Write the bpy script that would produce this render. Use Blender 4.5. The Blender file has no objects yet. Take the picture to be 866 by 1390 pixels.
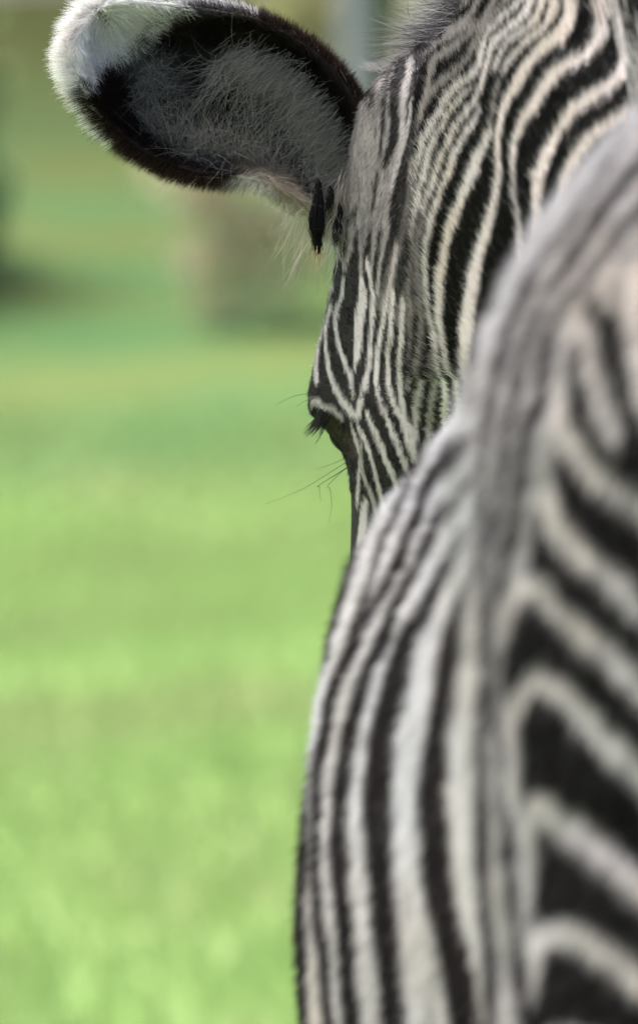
import bpy, bmesh, math, random
import numpy as np
from mathutils import Vector, Matrix

# ------------------------------------------------------------------ camera, sky, sun, exposure
sc = bpy.context.scene
CAM_H, PITCH, FPX = 1.38, math.radians(1.2), 12000.0      # focal length in photo pixels (866 wide)
CX, CY = 433.0, 695.0
cd = bpy.data.cameras.new('camera')
cam = bpy.data.objects.new('camera', cd)
sc.collection.objects.link(cam)
cam.location = (0, 0, CAM_H)
cam.rotation_euler = (math.pi / 2 - PITCH, 0, 0)
cd.sensor_fit = 'HORIZONTAL'
cd.sensor_width = 24.0
cd.lens = 24.0 * FPX / 866.0
cd.clip_start = 0.05
cd.clip_end = 3000
cd.dof.use_dof = True
cd.dof.focus_distance = 5.90
cd.dof.aperture_fstop = 9.4
sc.camera = cam

SUN_EL, SUN_AZ = math.radians(64), math.radians(-80)       # azimuth from +Y, negative = left of the view
w = bpy.data.worlds.new('World')
sc.world = w
w.use_nodes = True
nt = w.node_tree
bg = nt.nodes['Background']
sky = nt.nodes.new('ShaderNodeTexSky')
sky.sky_type = 'NISHITA'
sky.sun_disc = False
sky.sun_elevation = SUN_EL
sky.sun_rotation = SUN_AZ
sky.air_density = 1.0
sky.dust_density = 6.0
sky.ozone_density = 1.0
nt.links.new(sky.outputs[0], bg.inputs[0])
bg.inputs[1].default_value = 0.15
sd = bpy.data.lights.new('sun', 'SUN')
sd.energy = 1.1
sd.angle = math.radians(30)
sd.color = (1.0, 0.985, 0.96)
sun = bpy.data.objects.new('sun', sd)
sc.collection.objects.link(sun)
sdir = Vector((math.sin(SUN_AZ) * math.cos(SUN_EL), math.cos(SUN_AZ) * math.cos(SUN_EL), math.sin(SUN_EL)))
sun.rotation_euler = sdir.to_track_quat('Z', 'Y').to_euler()
sun.location = sdir * 50
sc.view_settings.view_transform = 'Standard'
sc.view_settings.look = 'None'
sc.view_settings.gamma = 1.0
sc.view_settings.use_curve_mapping = False
sc.view_settings.exposure = 1.6
sc.cycles.max_bounces = 8
sc.cycles.transparent_max_bounces = 8
sc.cycles.use_denoising = True

rng = np.random.default_rng(7)
random.seed(7)
col = sc.collection

# ------------------------------------------------------------------ helpers
cp, sp = math.cos(PITCH), math.sin(PITCH)
FWD = np.array([0, cp, -sp]); UP = np.array([0, sp, cp]); RGT = np.array([1.0, 0, 0])
CAMP = np.array([0, 0, CAM_H])
def P(px, py, D):
    """photo pixel + distance along the view axis -> world point"""
    px = np.asarray(px, float); py = np.asarray(py, float); D = np.asarray(D, float)
    a = (px - CX) / FPX * D; b = (CY - py) / FPX * D
    return CAMP + a[..., None] * RGT + b[..., None] * UP + D[..., None] * FWD
def project(p):
    d = p - CAMP
    D = d @ FWD
    return CX + FPX * (d @ RGT) / D, CY - FPX * (d @ UP) / D, D

def tag(o, label=None, cat=None, group=None, kind=None):
    if label: o['label'] = label
    if cat: o['category'] = cat
    if group: o['group'] = group
    if kind: o['kind'] = kind
    return o
def mesh_obj(name, verts, faces, mat, parent=None, smooth=True):
    me = bpy.data.meshes.new(name)
    me.from_pydata([tuple(v) for v in verts], [], [tuple(f) for f in faces])
    me.validate()
    if smooth: me.polygons.foreach_set('use_smooth', [True] * len(me.polygons))
    o = bpy.data.objects.new(name, me)
    col.objects.link(o)
    if mat: me.materials.append(mat)
    if parent: o.parent = parent
    return o
def empty(name, loc):
    o = bpy.data.objects.new(name, None)
    o.location = loc
    o.empty_display_size = 0.1
    col.objects.link(o)
    return o
def new_mat(name):
    m = bpy.data.materials.new(name)
    m.use_nodes = True
    return m, m.node_tree, m.node_tree.nodes['Principled BSDF']
def catmull(pts, step=2.0):
    """resample a polyline of rows (x, y, ...) smoothly"""
    a = np.asarray(pts, float)
    if len(a) < 2: return a
    ext = np.vstack([2 * a[0] - a[1], a, 2 * a[-1] - a[-2]])
    out = []
    for i in range(1, len(ext) - 2):
        p0, p1, p2, p3 = ext[i - 1], ext[i], ext[i + 1], ext[i + 2]
        n = max(2, int(np.linalg.norm((p2 - p1)[:2]) / step))
        t = np.linspace(0, 1, n, endpoint=False)[:, None]
        out.append(.5 * (2 * p1 + (p2 - p0) * t + (2 * p0 - 5 * p1 + 4 * p2 - p3) * t**2 + (3 * p1 - p0 - 3 * p2 + p3) * t**3))
    out.append(a[-1:])
    return np.vstack(out)
def resample(pts, n):
    a = catmull(pts, 2.0) if len(pts) > 2 else np.asarray(pts, float)
    d = np.r_[0, np.cumsum(np.linalg.norm(np.diff(a[:, :2], axis=0), axis=1))]
    t = np.linspace(0, d[-1], n)
    return np.stack([np.interp(t, d, a[:, k]) for k in range(a.shape[1])], 1)

# smooth 3-D value noise for numpy
_lat = rng.random((32, 32, 32))
def vnoise(p, scale):
    q = np.asarray(p, float) * scale
    i = np.floor(q).astype(int); f = q - i
    f = f * f * (3 - 2 * f)
    r = 0
    for dx in (0, 1):
        for dy in (0, 1):
            for dz in (0, 1):
                wgt = (f[:, 0] if dx else 1 - f[:, 0]) * (f[:, 1] if dy else 1 - f[:, 1]) * (f[:, 2] if dz else 1 - f[:, 2])
                r = r + wgt * _lat[(i[:, 0] + dx) % 32, (i[:, 1] + dy) % 32, (i[:, 2] + dz) % 32]
    return r
def vec_noise(p, scale):
    return np.stack([vnoise(p + o, scale) for o in (0.0, 17.3, 41.7)], 1) * 2 - 1

# ------------------------------------------------------------------ ground and grass
def ground_material():
    m, t, b = new_mat('meadow')
    L = t.links.new
    geo = t.nodes.new('ShaderNodeNewGeometry')
    mp = t.nodes.new('ShaderNodeMapping'); mp.inputs['Scale'].default_value = (1, 0.32, 1)
    L(geo.outputs['Position'], mp.inputs['Vector'])
    n1 = t.nodes.new('ShaderNodeTexNoise'); n1.inputs['Scale'].default_value = .8; n1.inputs['Detail'].default_value = 4
    L(mp.outputs[0], n1.inputs['Vector'])
    n2 = t.nodes.new('ShaderNodeTexNoise'); n2.inputs['Scale'].default_value = 14; n2.inputs['Detail'].default_value = 5
    L(geo.outputs['Position'], n2.inputs['Vector'])
    r1 = t.nodes.new('ShaderNodeValToRGB')
    r1.color_ramp.elements[0].position = .30; r1.color_ramp.elements[0].color = (.26, .26, .125, 1)
    r1.color_ramp.elements[1].position = .62; r1.color_ramp.elements[1].color = (.225, .36, .105, 1)
    e = r1.color_ramp.elements.new(.45); e.color = (.225, .325, .11, 1)
    L(n1.outputs['Fac'], r1.inputs['Fac'])
    mx = t.nodes.new('ShaderNodeMix'); mx.data_type = 'RGBA'; mx.blend_type = 'MULTIPLY'; mx.inputs[0].default_value = .5
    r2 = t.nodes.new('ShaderNodeValToRGB')
    r2.color_ramp.elements[0].color = (.6, .6, .6, 1); r2.color_ramp.elements[1].color = (1.3, 1.3, 1.2, 1)
    L(n2.outputs['Fac'], r2.inputs['Fac'])
    # coarser, cooler growth takes over on the bank at the far side
    sep = t.nodes.new('ShaderNodeSeparateXYZ'); L(geo.outputs['Position'], sep.inputs[0])
    mr = t.nodes.new('ShaderNodeMapRange'); mr.inputs[1].default_value = -.05; mr.inputs[2].default_value = .45
    L(sep.outputs['Z'], mr.inputs[0])
    n3 = t.nodes.new('ShaderNodeTexNoise'); n3.inputs['Scale'].default_value = .55; n3.inputs['Detail'].default_value = 3
    L(geo.outputs['Position'], n3.inputs['Vector'])
    r3 = t.nodes.new('ShaderNodeValToRGB')
    r3.color_ramp.elements[0].position = .36; r3.color_ramp.elements[0].color = (.068, .145, .052, 1)
    r3.color_ramp.elements[1].position = .64; r3.color_ramp.elements[1].color = (.125, .165, .052, 1)
    e3 = r3.color_ramp.elements.new(.5); e3.color = (.095, .165, .056, 1)
    L(n3.outputs['Fac'], r3.inputs['Fac'])
    mb = t.nodes.new('ShaderNodeMix'); mb.data_type = 'RGBA'
    # rough olive scrub higher up
    n4 = t.nodes.new('ShaderNodeTexNoise'); n4.inputs['Scale'].default_value = .5; n4.inputs['Detail'].default_value = 3
    L(geo.outputs['Position'], n4.inputs['Vector'])
    r4 = t.nodes.new('ShaderNodeValToRGB')
    r4.color_ramp.elements[0].position = .38; r4.color_ramp.elements[0].color = (.024, .031, .006, 1)
    r4.color_ramp.elements[1].position = .62; r4.color_ramp.elements[1].color = (.047, .056, .013, 1)
    L(n4.outputs['Fac'], r4.inputs['Fac'])
    zn = t.nodes.new('ShaderNodeMath'); zn.operation = 'MULTIPLY_ADD'; zn.inputs[1].default_value = 2.2
    L(n3.outputs['Fac'], zn.inputs[0]); L(sep.outputs['Z'], zn.inputs[2])
    mr2 = t.nodes.new('ShaderNodeMapRange'); mr2.inputs[1].default_value = 2.6; mr2.inputs[2].default_value = 5.2
    L(zn.outputs[0], mr2.inputs[0])
    mc = t.nodes.new('ShaderNodeMix'); mc.data_type = 'RGBA'
    L(mr2.outputs[0], mc.inputs[0]); L(r3.outputs[0], mc.inputs[6]); L(r4.outputs[0], mc.inputs[7])
    L(mr.outputs[0], mb.inputs[0]); L(r1.outputs[0], mb.inputs[6]); L(mc.outputs[2], mb.inputs[7])
    L(mb.outputs[2], mx.inputs[6])
    L(r2.outputs[0], mx.inputs[7])
    L(mx.outputs[2], b.inputs['Base Color'])
    b.inputs['Roughness'].default_value = .9
    b.inputs['Specular IOR Level'].default_value = .1
    bp = t.nodes.new('ShaderNodeBump'); bp.inputs['Strength'].default_value = .5; bp.inputs['Distance'].default_value = .05
    L(n2.outputs['Fac'], bp.inputs['Height']); L(bp.outputs[0], b.inputs['Normal'])
    return m
M_ground = ground_material()
def ground_z(x, y):
    x = np.asarray(x, float); y = np.asarray(y, float)
    p = np.stack([x.ravel(), y.ravel(), 0 * x.ravel()], 1)
    near = np.clip((np.hypot(p[:, 0], p[:, 1] - 5) - 9) / 15, 0, 1)
    u = np.clip((p[:, 1] - 57 - 2.5 * (vnoise(p + 5.1, .11) - .5)) / 45, 0, 1)
    return ((vnoise(p + 3.3, .12) - .5) * .22 * near + 5.2 * u * u * (3 - 2 * u)).reshape(x.shape)
def build_ground():
    xs = np.r_[np.linspace(-900, -60, 8), np.linspace(-50, 50, 41), np.linspace(60, 900, 8)]
    ys = np.r_[np.linspace(-300, -20, 6), np.linspace(-10, 130, 113), np.linspace(160, 1500, 10)]
    X, Y = np.meshgrid(xs, ys)
    pts = np.stack([X.ravel(), Y.ravel(), np.zeros(X.size)], 1)
    pts[:, 2] = ground_z(pts[:, 0], pts[:, 1])
    nx, ny = len(xs), len(ys)
    f = [(j * nx + i, j * nx + i + 1, (j + 1) * nx + i + 1, (j + 1) * nx + i) for j in range(ny - 1) for i in range(nx - 1)]
    o = mesh_obj('ground', pts, f, M_ground)
    tag(o, kind='structure')
build_ground()
def leafy_material(name, ramp, rough=.6, trans=.35):
    m, t, b = new_mat(name)
    L = t.links.new
    at = t.nodes.new('ShaderNodeAttribute'); at.attribute_name = 'tone'
    r = t.nodes.new('ShaderNodeValToRGB')
    while len(r.color_ramp.elements) < len(ramp): r.color_ramp.elements.new(.5)
    for e, (p, c) in zip(r.color_ramp.elements, ramp): e.position = p; e.color = (*c, 1)
    L(at.outputs['Fac'], r.inputs['Fac'])
    L(r.outputs[0], b.inputs['Base Color'])
    b.inputs['Roughness'].default_value = rough
    b.inputs['Specular IOR Level'].default_value = .25
    tr = t.nodes.new('ShaderNodeBsdfTranslucent'); L(r.outputs[0], tr.inputs['Color'])
    mix = t.nodes.new('ShaderNodeMixShader'); mix.inputs[0].default_value = trans
    L(b.outputs[0], mix.inputs[1]); L(tr.outputs[0], mix.inputs[2])
    L(mix.outputs[0], t.nodes['Material Output'].inputs['Surface'])
    return m
def set_tone(me, per_face):
    a = me.attributes.new('tone', 'FLOAT', 'FACE')
    a.data.foreach_set('value', np.asarray(per_face, np.float32))
def quad_mesh(name, corners, tone, mat):
    """corners (n,k,3) -> one mesh of n k-gons"""
    n, k = corners.shape[:2]
    me = bpy.data.meshes.new(name)
    me.vertices.add(n * k); me.loops.add(n * k); me.polygons.add(n)
    me.vertices.foreach_set('co', corners.reshape(-1).astype(np.float32))
    me.loops.foreach_set('vertex_index', np.arange(n * k, dtype=np.int32))
    me.polygons.foreach_set('loop_start', np.arange(0, n * k, k, dtype=np.int32))
    me.update(calc_edges=True)
    me.materials.append(mat)
    set_tone(me, tone)
    return me
M_grass = leafy_material('grass_blade', [(0, (.27, .27, .13)), (.5, (.24, .35, .115)), (1, (.31, .44, .15))], .6, .4)
def build_grass():
    n = 190000
    y = -1 + 69 * rng.random(n) ** 1.35 - 2 * rng.random(n) ** 2
    x = (rng.random(n) - .5) * (9 + .26 * y) + rng.normal(0, 1.2, n)
    p = np.stack([x, y, np.zeros(n)], 1)
    p[:, 2] = ground_z(p[:, 0], p[:, 1]) - .01
    a = rng.random(n) * 2 * np.pi
    hgt = .05 + .09 * rng.random(n)
    wd = (.006 + .008 * rng.random(n))[:, None] * (1 + y[:, None] / 40)
    side = np.stack([np.cos(a), np.sin(a), 0 * a], 1) * wd
    lean = np.stack([rng.normal(0, .05, n), rng.normal(0, .05, n), hgt], 1)
    c = np.stack([p - side, p + side, p + lean], 1)
    tone = np.clip(.25 + .55 * vnoise(p * [1, .35, 1] + 9, .9) + rng.normal(0, .12, n), 0, 1)
    o = bpy.data.objects.new('grass', quad_mesh('grass', c, tone, M_grass))
    col.objects.link(o)
    tag(o, 'short bright green pasture grass across the open field', 'grass', kind='stuff')
build_grass()

# ------------------------------------------------------------------ trees and bushes beyond the field
def bark(name, c1, c2):
    m, t, b = new_mat(name)
    L = t.links.new
    tc = t.nodes.new('ShaderNodeTexCoord')
    mp = t.nodes.new('ShaderNodeMapping'); mp.inputs['Scale'].default_value = (6, 6, 1.2)
    n = t.nodes.new('ShaderNodeTexNoise'); n.inputs['Scale'].default_value = 3; n.inputs['Detail'].default_value = 6
    r = t.nodes.new('ShaderNodeValToRGB')
    r.color_ramp.elements[0].position = .35; r.color_ramp.elements[0].color = (*c1, 1)
    r.color_ramp.elements[1].position = .65; r.color_ramp.elements[1].color = (*c2, 1)
    L(tc.outputs['Object'], mp.inputs[0]); L(mp.outputs[0], n.inputs['Vector']); L(n.outputs['Fac'], r.inputs['Fac'])
    L(r.outputs[0], b.inputs['Base Color']); b.inputs['Roughness'].default_value = .9
    bp = t.nodes.new('ShaderNodeBump'); bp.inputs['Strength'].default_value = .8; bp.inputs['Distance'].default_value = .03
    L(n.outputs['Fac'], bp.inputs['Height']); L(bp.outputs[0], b.inputs['Normal'])
    return m
M_bark_brown = bark('brown_bark', (.27, .25, .17), (.34, .31, .22))
M_bark_grey = bark('grey_bark', (.25, .27, .26), (.42, .44, .43))
M_bark_pale = bark('pale_bark', (.42, .37, .27), (.6, .54, .42))
LEAF = {
    'dry': leafy_material('dry_leaf', [(0, (.48, .44, .30)), (.5, (.56, .51, .36)), (1, (.62, .57, .42))], .7, .5),
    'olive': leafy_material('olive_leaf', [(0, (.23, .24, .11)), (.5, (.31, .32, .145)), (1, (.40, .40, .19))], .6, .5),
    'green': leafy_material('green_leaf', [(0, (.20, .27, .125)), (.5, (.28, .37, .17)), (1, (.35, .43, .2))], .6, .5),
    'dark': leafy_material('dark_leaf', [(0, (.15, .24, .13)), (.5, (.21, .33, .18)), (1, (.27, .39, .21))], .6, .5),
    'bright': leafy_material('bright_leaf', [(0, (.33, .37, .17)), (.5, (.40, .44, .21)), (1, (.48, .5, .26))], .6, .5),
}
def tube(path, radii, seg=9, wob=0.0, seed=0):
    r_ = np.random.default_rng(seed)
    path = np.asarray(path, float)
    V = []; F = []
    for i, (p, r) in enumerate(zip(path, radii)):
        d = path[min(i + 1, len(path) - 1)] - path[max(i - 1, 0)]
        d = d / np.linalg.norm(d)
        a = np.cross(d, [0.3, 1, 0.1]); a /= np.linalg.norm(a); b = np.cross(d, a)
        for k in range(seg):
            an = 2 * np.pi * k / seg
            V.append(p + (a * np.cos(an) + b * np.sin(an)) * r * (1 + wob * r_.normal()))
    n = len(path)
    for i in range(n - 1):
        for k in range(seg):
            F.append((i * seg + k, i * seg + (k + 1) % seg, (i + 1) * seg + (k + 1) % seg, (i + 1) * seg + k))
    F.append(tuple(range(seg))[::-1]); F.append(tuple((n - 1) * seg + k for k in range(seg)))
    return V, F
def make_tree_meshes(name, seed, height, trunk_r, crown_r, crown_lo, leaf, bark_m, nleaf, leaf_size):
    r_ = np.random.default_rng(seed)
    V, F = [], []
    def add(v, f):
        o = len(V); V.extend(v); F.extend([tuple(i + o for i in q) for q in f])
    top = height * .8
    zs = np.linspace(0, top, 9)
    bx = np.cumsum(r_.normal(0, .05, 9)) * np.linspace(0, 1, 9); by = np.cumsum(r_.normal(0, .05, 9)) * np.linspace(0, 1, 9)
    rad = trunk_r * (1 - zs / (top * 1.12)) ** .7
    rad[0] *= 1.2; rad[1] *= 1.03
    add(*tube(np.stack([bx, by, zs], 1), rad, 11, .05, seed))
    tips = []
    nl = 12
    for k in range(nl):
        z0 = max(crown_lo, .25) + (top - max(crown_lo, .25)) * (k + .5) / nl * .9
        a = k * 2.4 + r_.normal(0, .3)
        ln = crown_r * (.55 + .4 * r_.random())
        s = np.array([np.interp(z0, zs, bx), np.interp(z0, zs, by), z0])
        e = s + np.array([np.cos(a) * ln, np.sin(a) * ln, ln * (.25 + .5 * r_.random())])
        mid = (s + e) / 2 + r_.normal(0, .07, 3) * ln
        r0 = np.interp(z0, zs, rad) * .5
        add(*tube([s, mid, e], [r0, r0 * .6, r0 * .2], 6, .03, seed + k))
        tips += [mid, e, (mid + e) / 2]
    me = bpy.data.meshes.new(name + '_trunk')
    me.from_pydata([tuple(v) for v in V], [], F); me.validate()
    me.polygons.foreach_set('use_smooth', [True] * len(me.polygons))
    me.materials.append(bark_m)
    # leaf clumps spread through the crown volume
    cz = (crown_lo + height) / 2; rz = (height - crown_lo) / 2
    C = []
    while len(C) < 90:
        q = r_.uniform(-1, 1, 3)
        rr = np.linalg.norm(q)
        if .35 < rr < 1:
            C.append(np.array([q[0] * crown_r, q[1] * crown_r, cz + q[2] * rz]))
    C = np.array(C + tips)
    cs = (.22 + .3 * r_.random(len(C))) * min(crown_r, 2) * .55
    ct = r_.random(len(C))
    idx = r_.integers(0, len(C), nleaf)
    off = r_.normal(0, 1, (nleaf, 3)); off /= np.linalg.norm(off, axis=1)[:, None]
    off *= (r_.random(nleaf) ** .45 * cs[idx])[:, None]
    ctr = C[idx] + off
    ctr[:, 2] = np.maximum(ctr[:, 2], .05)
    nrm = r_.normal(0, 1, (nleaf, 3)) + [0, 0, .7]; nrm /= np.linalg.norm(nrm, axis=1)[:, None]
    ta = np.cross(nrm, r_.normal(0, 1, (nleaf, 3))); ta /= np.linalg.norm(ta, axis=1)[:, None]
    tb = np.cross(nrm, ta)
    sz = (leaf_size * (.6 + .8 * r_.random(nleaf)))[:, None]
    cor = np.stack([ctr - ta * sz, ctr + tb * sz * .5 + nrm * sz * .1, ctr + ta * sz, ctr - tb * sz * .5 + nrm * sz * .1], 1)
    tone = np.clip(.6 * ct[idx] + .4 * r_.random(nleaf), 0, 1)
    return me, quad_mesh(name + '_crown', cor, tone, LEAF[leaf])
TREE = {
    'bush_olive': make_tree_meshes('olive_bush', 1, 3.0, .07, 1.7, .0, 'olive', M_bark_brown, 12000, .13),
    'bush_green': make_tree_meshes('green_bush', 2, 2.4, .06, 1.6, .0, 'green', M_bark_brown, 12000, .13),
    'bush_dark': make_tree_meshes('dark_bush', 3, 2.6, .06, 1.3, .0, 'dark', M_bark_brown, 12000, .13),
    'bush_bright': make_tree_meshes('bright_bush', 4, 1.9, .05, 1.6, .0, 'bright', M_bark_brown, 12000, .13),
    'tree_olive': make_tree_meshes('olive_tree', 5, 9.5, .28, 3.6, 1.6, 'olive', M_bark_brown, 14000, .13),
    'tree_green': make_tree_meshes('green_tree', 6, 8.5, .25, 3.2, 1.2, 'green', M_bark_brown, 14000, .13),
    'bush_dry': make_tree_meshes('dry_shrub', 7, 2.3, .06, .85, .1, 'dry', M_bark_brown, 1500, .09),
    'tree_grey': make_tree_meshes('grey_trunk_tree', 8, 10.0, .22, 3.0, 4.6, 'green', M_bark_grey, 12000, .13),
    'tree_pale': make_tree_meshes('pale_trunk_tree', 9, 10.0, .30, 3.0, 4.6, 'olive', M_bark_pale, 12000, .13),
}
def plant(kind, px, Y, rz, s, label, cat, group, name):
    me_t, me_c = TREE[kind]
    x = (px - CX) / FPX * Y
    o = empty(name, (x, Y, float(ground_z(np.array([x]), np.array([Y]))[0]) - .04)); o.rotation_euler.z = rz; o.scale = (s, s, s)
    tag(o, label, cat, group)
    for nm, me in (('trunk', me_t), ('crown', me_c)):
        c = bpy.data.objects.new(nm, me); col.objects.link(c); c.parent = o
G_B, G_T = 'bushes along the far edge of the field', 'trees beyond the field'
plant('tree_grey', 497, 76, 1.1, 1, 'tree with a slim blue-grey trunk behind the zebra ear', 'tree', G_T, 'grey_trunked_tree')
plant('tree_pale', 592, 74, 2.0, 1.1, 'tree with a pale beige trunk behind the forelock of the zebra', 'tree', G_T, 'pale_trunked_tree')
FAR = {k: ('%s growing out along the slope beyond the field' % n, nm) for k, n, nm in [
    ('bush_olive', 'loose olive-green bush', 'olive_bush'), ('bush_green', 'rounded mid-green bush', 'green_bush'),
    ('bush_dark', 'dark blue-green bush', 'dark_bush'), ('bush_dry', 'dry grey-brown shrub', 'dry_shrub'), ('bush_bright', 'low yellow-green bush', 'yellow_green_bush')]}
for px, Y, k, s, rz, lab in [
        (325, 72, 'bush_dry', .9, .4, 'dry grey-brown shrub standing on the slope under the zebra ear'),
        (-75, 76, 'bush_dark', .42, .9, 'dark blue-green bush, the darkest patch on the slope'),
        (700, 78, 'bush_olive', 1.2, 5.0, 'olive-green bush behind the zebra neck'),
        (860, 76, 'bush_green', 1.3, .5, 'rounded mid-green bush behind the zebra rump')]:
    plant(k, px, Y, rz, s, lab, 'bush', G_B, FAR[k][1])
for px, Y, k, s, rz in [(1150, 72, 'bush_dark', 1.2, 1.7), (1400, 76, 'bush_olive', 1.3, 2.9), (1750, 73, 'bush_green', 1.2, 3.3), (2200, 75, 'bush_bright', 1.3, 4.0),
                        (-380, 74, 'bush_green', 1.3, 4.6), (-700, 72, 'bush_olive', 1.3, 5.5), (-1100, 75, 'bush_bright', 1.2, 1.2),
                        (-1500, 73, 'bush_green', 1.4, 2.5), (-2000, 76, 'bush_dark', 1.3, 3.7)]:
    plant(k, px, Y, rz, s, FAR[k][0], 'bush', G_B, FAR[k][1])
TR = {'tree_olive': ('tall olive-green leafy tree in the row along the top of the slope', 'olive_tree'),
      'tree_green': ('tall mid-green leafy tree in the row along the top of the slope', 'green_tree')}
for px, Y, k, s, rz, lab in [(-260, 104, 'tree_olive', 1.0, .4, 'tall olive-green tree on the slope behind the dark blue-green bush'),
                             (200, 110, 'tree_green', 1.1, 1.4, 'tall mid-green tree at the top of the slope behind the dry shrub'),
                             (440, 108, 'tree_olive', 1.2, 3.1, 'tall olive-green tree at the slope top beside the blue-grey trunk')]:
    plant(k, px, Y, rz, s, lab, 'tree', G_T, TR[k][1])
for px, Y, k, s, rz in [(-350, 100, 'tree_green', 1.1, 2.2), (800, 108, 'tree_green', 1.2, 4.4), (1200, 102, 'tree_olive', 1.2, 5.1), (1700, 106, 'tree_green', 1.2, .8),
                        (-850, 102, 'tree_olive', 1.2, 1.9), (-1400, 107, 'tree_green', 1.2, 2.6), (2200, 104, 'tree_olive', 1.2, 3.9)]:
    plant(k, px, Y, rz, s, TR[k][0], 'tree', G_T, TR[k][1])

# ------------------------------------------------------------------ coat pattern (pigment, with some light and shade painted in), traced stripe by stripe
OX, OY, MW, MH = 300, 300, 1566, 2000
class Coat:
    def __init__(self, base):
        self.c = np.tile(np.array(base, np.float32), (MH, MW, 1))
        self.ok = np.zeros((MH, MW), np.float32)
    def stroke(self, pts, color, soft=2.0, alpha=1.0):
        a = catmull(pts, 1.6)
        A = np.zeros((MH, MW), np.float32) if False else None
        x0 = int(max(0, a[:, 0].min() + OX - 40)); x1 = int(min(MW, a[:, 0].max() + OX + 41))
        y0 = int(max(0, a[:, 1].min() + OY - 40)); y1 = int(min(MH, a[:, 1].max() + OY + 41))
        if x1 <= x0 or y1 <= y0: return
        A = np.zeros((y1 - y0, x1 - x0), np.float32)
        for x, y, wd in a:
            r = wd / 2 + soft + 1
            bx0 = int(max(x0, x + OX - r)); bx1 = int(min(x1, x + OX + r + 2))
            by0 = int(max(y0, y + OY - r)); by1 = int(min(y1, y + OY + r + 2))
            if bx1 <= bx0 or by1 <= by0: continue
            gx = np.arange(bx0, bx1) - OX - x; gy = np.arange(by0, by1) - OY - y
            d = np.sqrt(gx[None, :] ** 2 + gy[:, None] ** 2)
            v = np.clip(.5 - (d - wd / 2) / soft, 0, 1)
            s = A[by0 - y0:by1 - y0, bx0 - x0:bx1 - x0]
            np.maximum(s, v, out=s)
        A = (A * alpha)[..., None]
        reg = self.c[y0:y1, x0:x1]
        reg[:] = reg * (1 - A) + np.array(color, np.float32) * A
    def inside(self, poly):
        ys, xs = np.mgrid[0:MH, 0:MW]
        xs = xs - OX; ys = ys - OY
        r = np.zeros((MH, MW), bool)
        p = list(poly)
        for (xa, ya), (xb, yb) in zip(p, p[1:] + p[:1]):
            if ya == yb: continue
            cnd = (ya > ys) != (yb > ys)
            r ^= cnd & (xs < (xb - xa) * (ys - ya) / (yb - ya) + xa)
        return r
    def poly(self, pts, color, soft=0):
        m = self.inside(pts).astype(np.float32)
        for _ in range(soft):
            m = (np.roll(m, 1, 0) + np.roll(m, -1, 0) + np.roll(m, 1, 1) + np.roll(m, -1, 1) + m) / 5
        self.c[:] = self.c * (1 - m[..., None]) + np.array(color, np.float32) * m[..., None]
    def look(self, px, py):
        i = np.clip((px + OX).astype(int), 0, MW - 1); j = np.clip((py + OY).astype(int), 0, MH - 1)
        return self.c[j, i], self.ok[j, i]

BLK = (.006, .005, .005); WHT = (.53, .495, .485); CRM = (.56, .50, .40); GRY = (.25, .228, .222); DGR = (.15, .14, .135)
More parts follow.
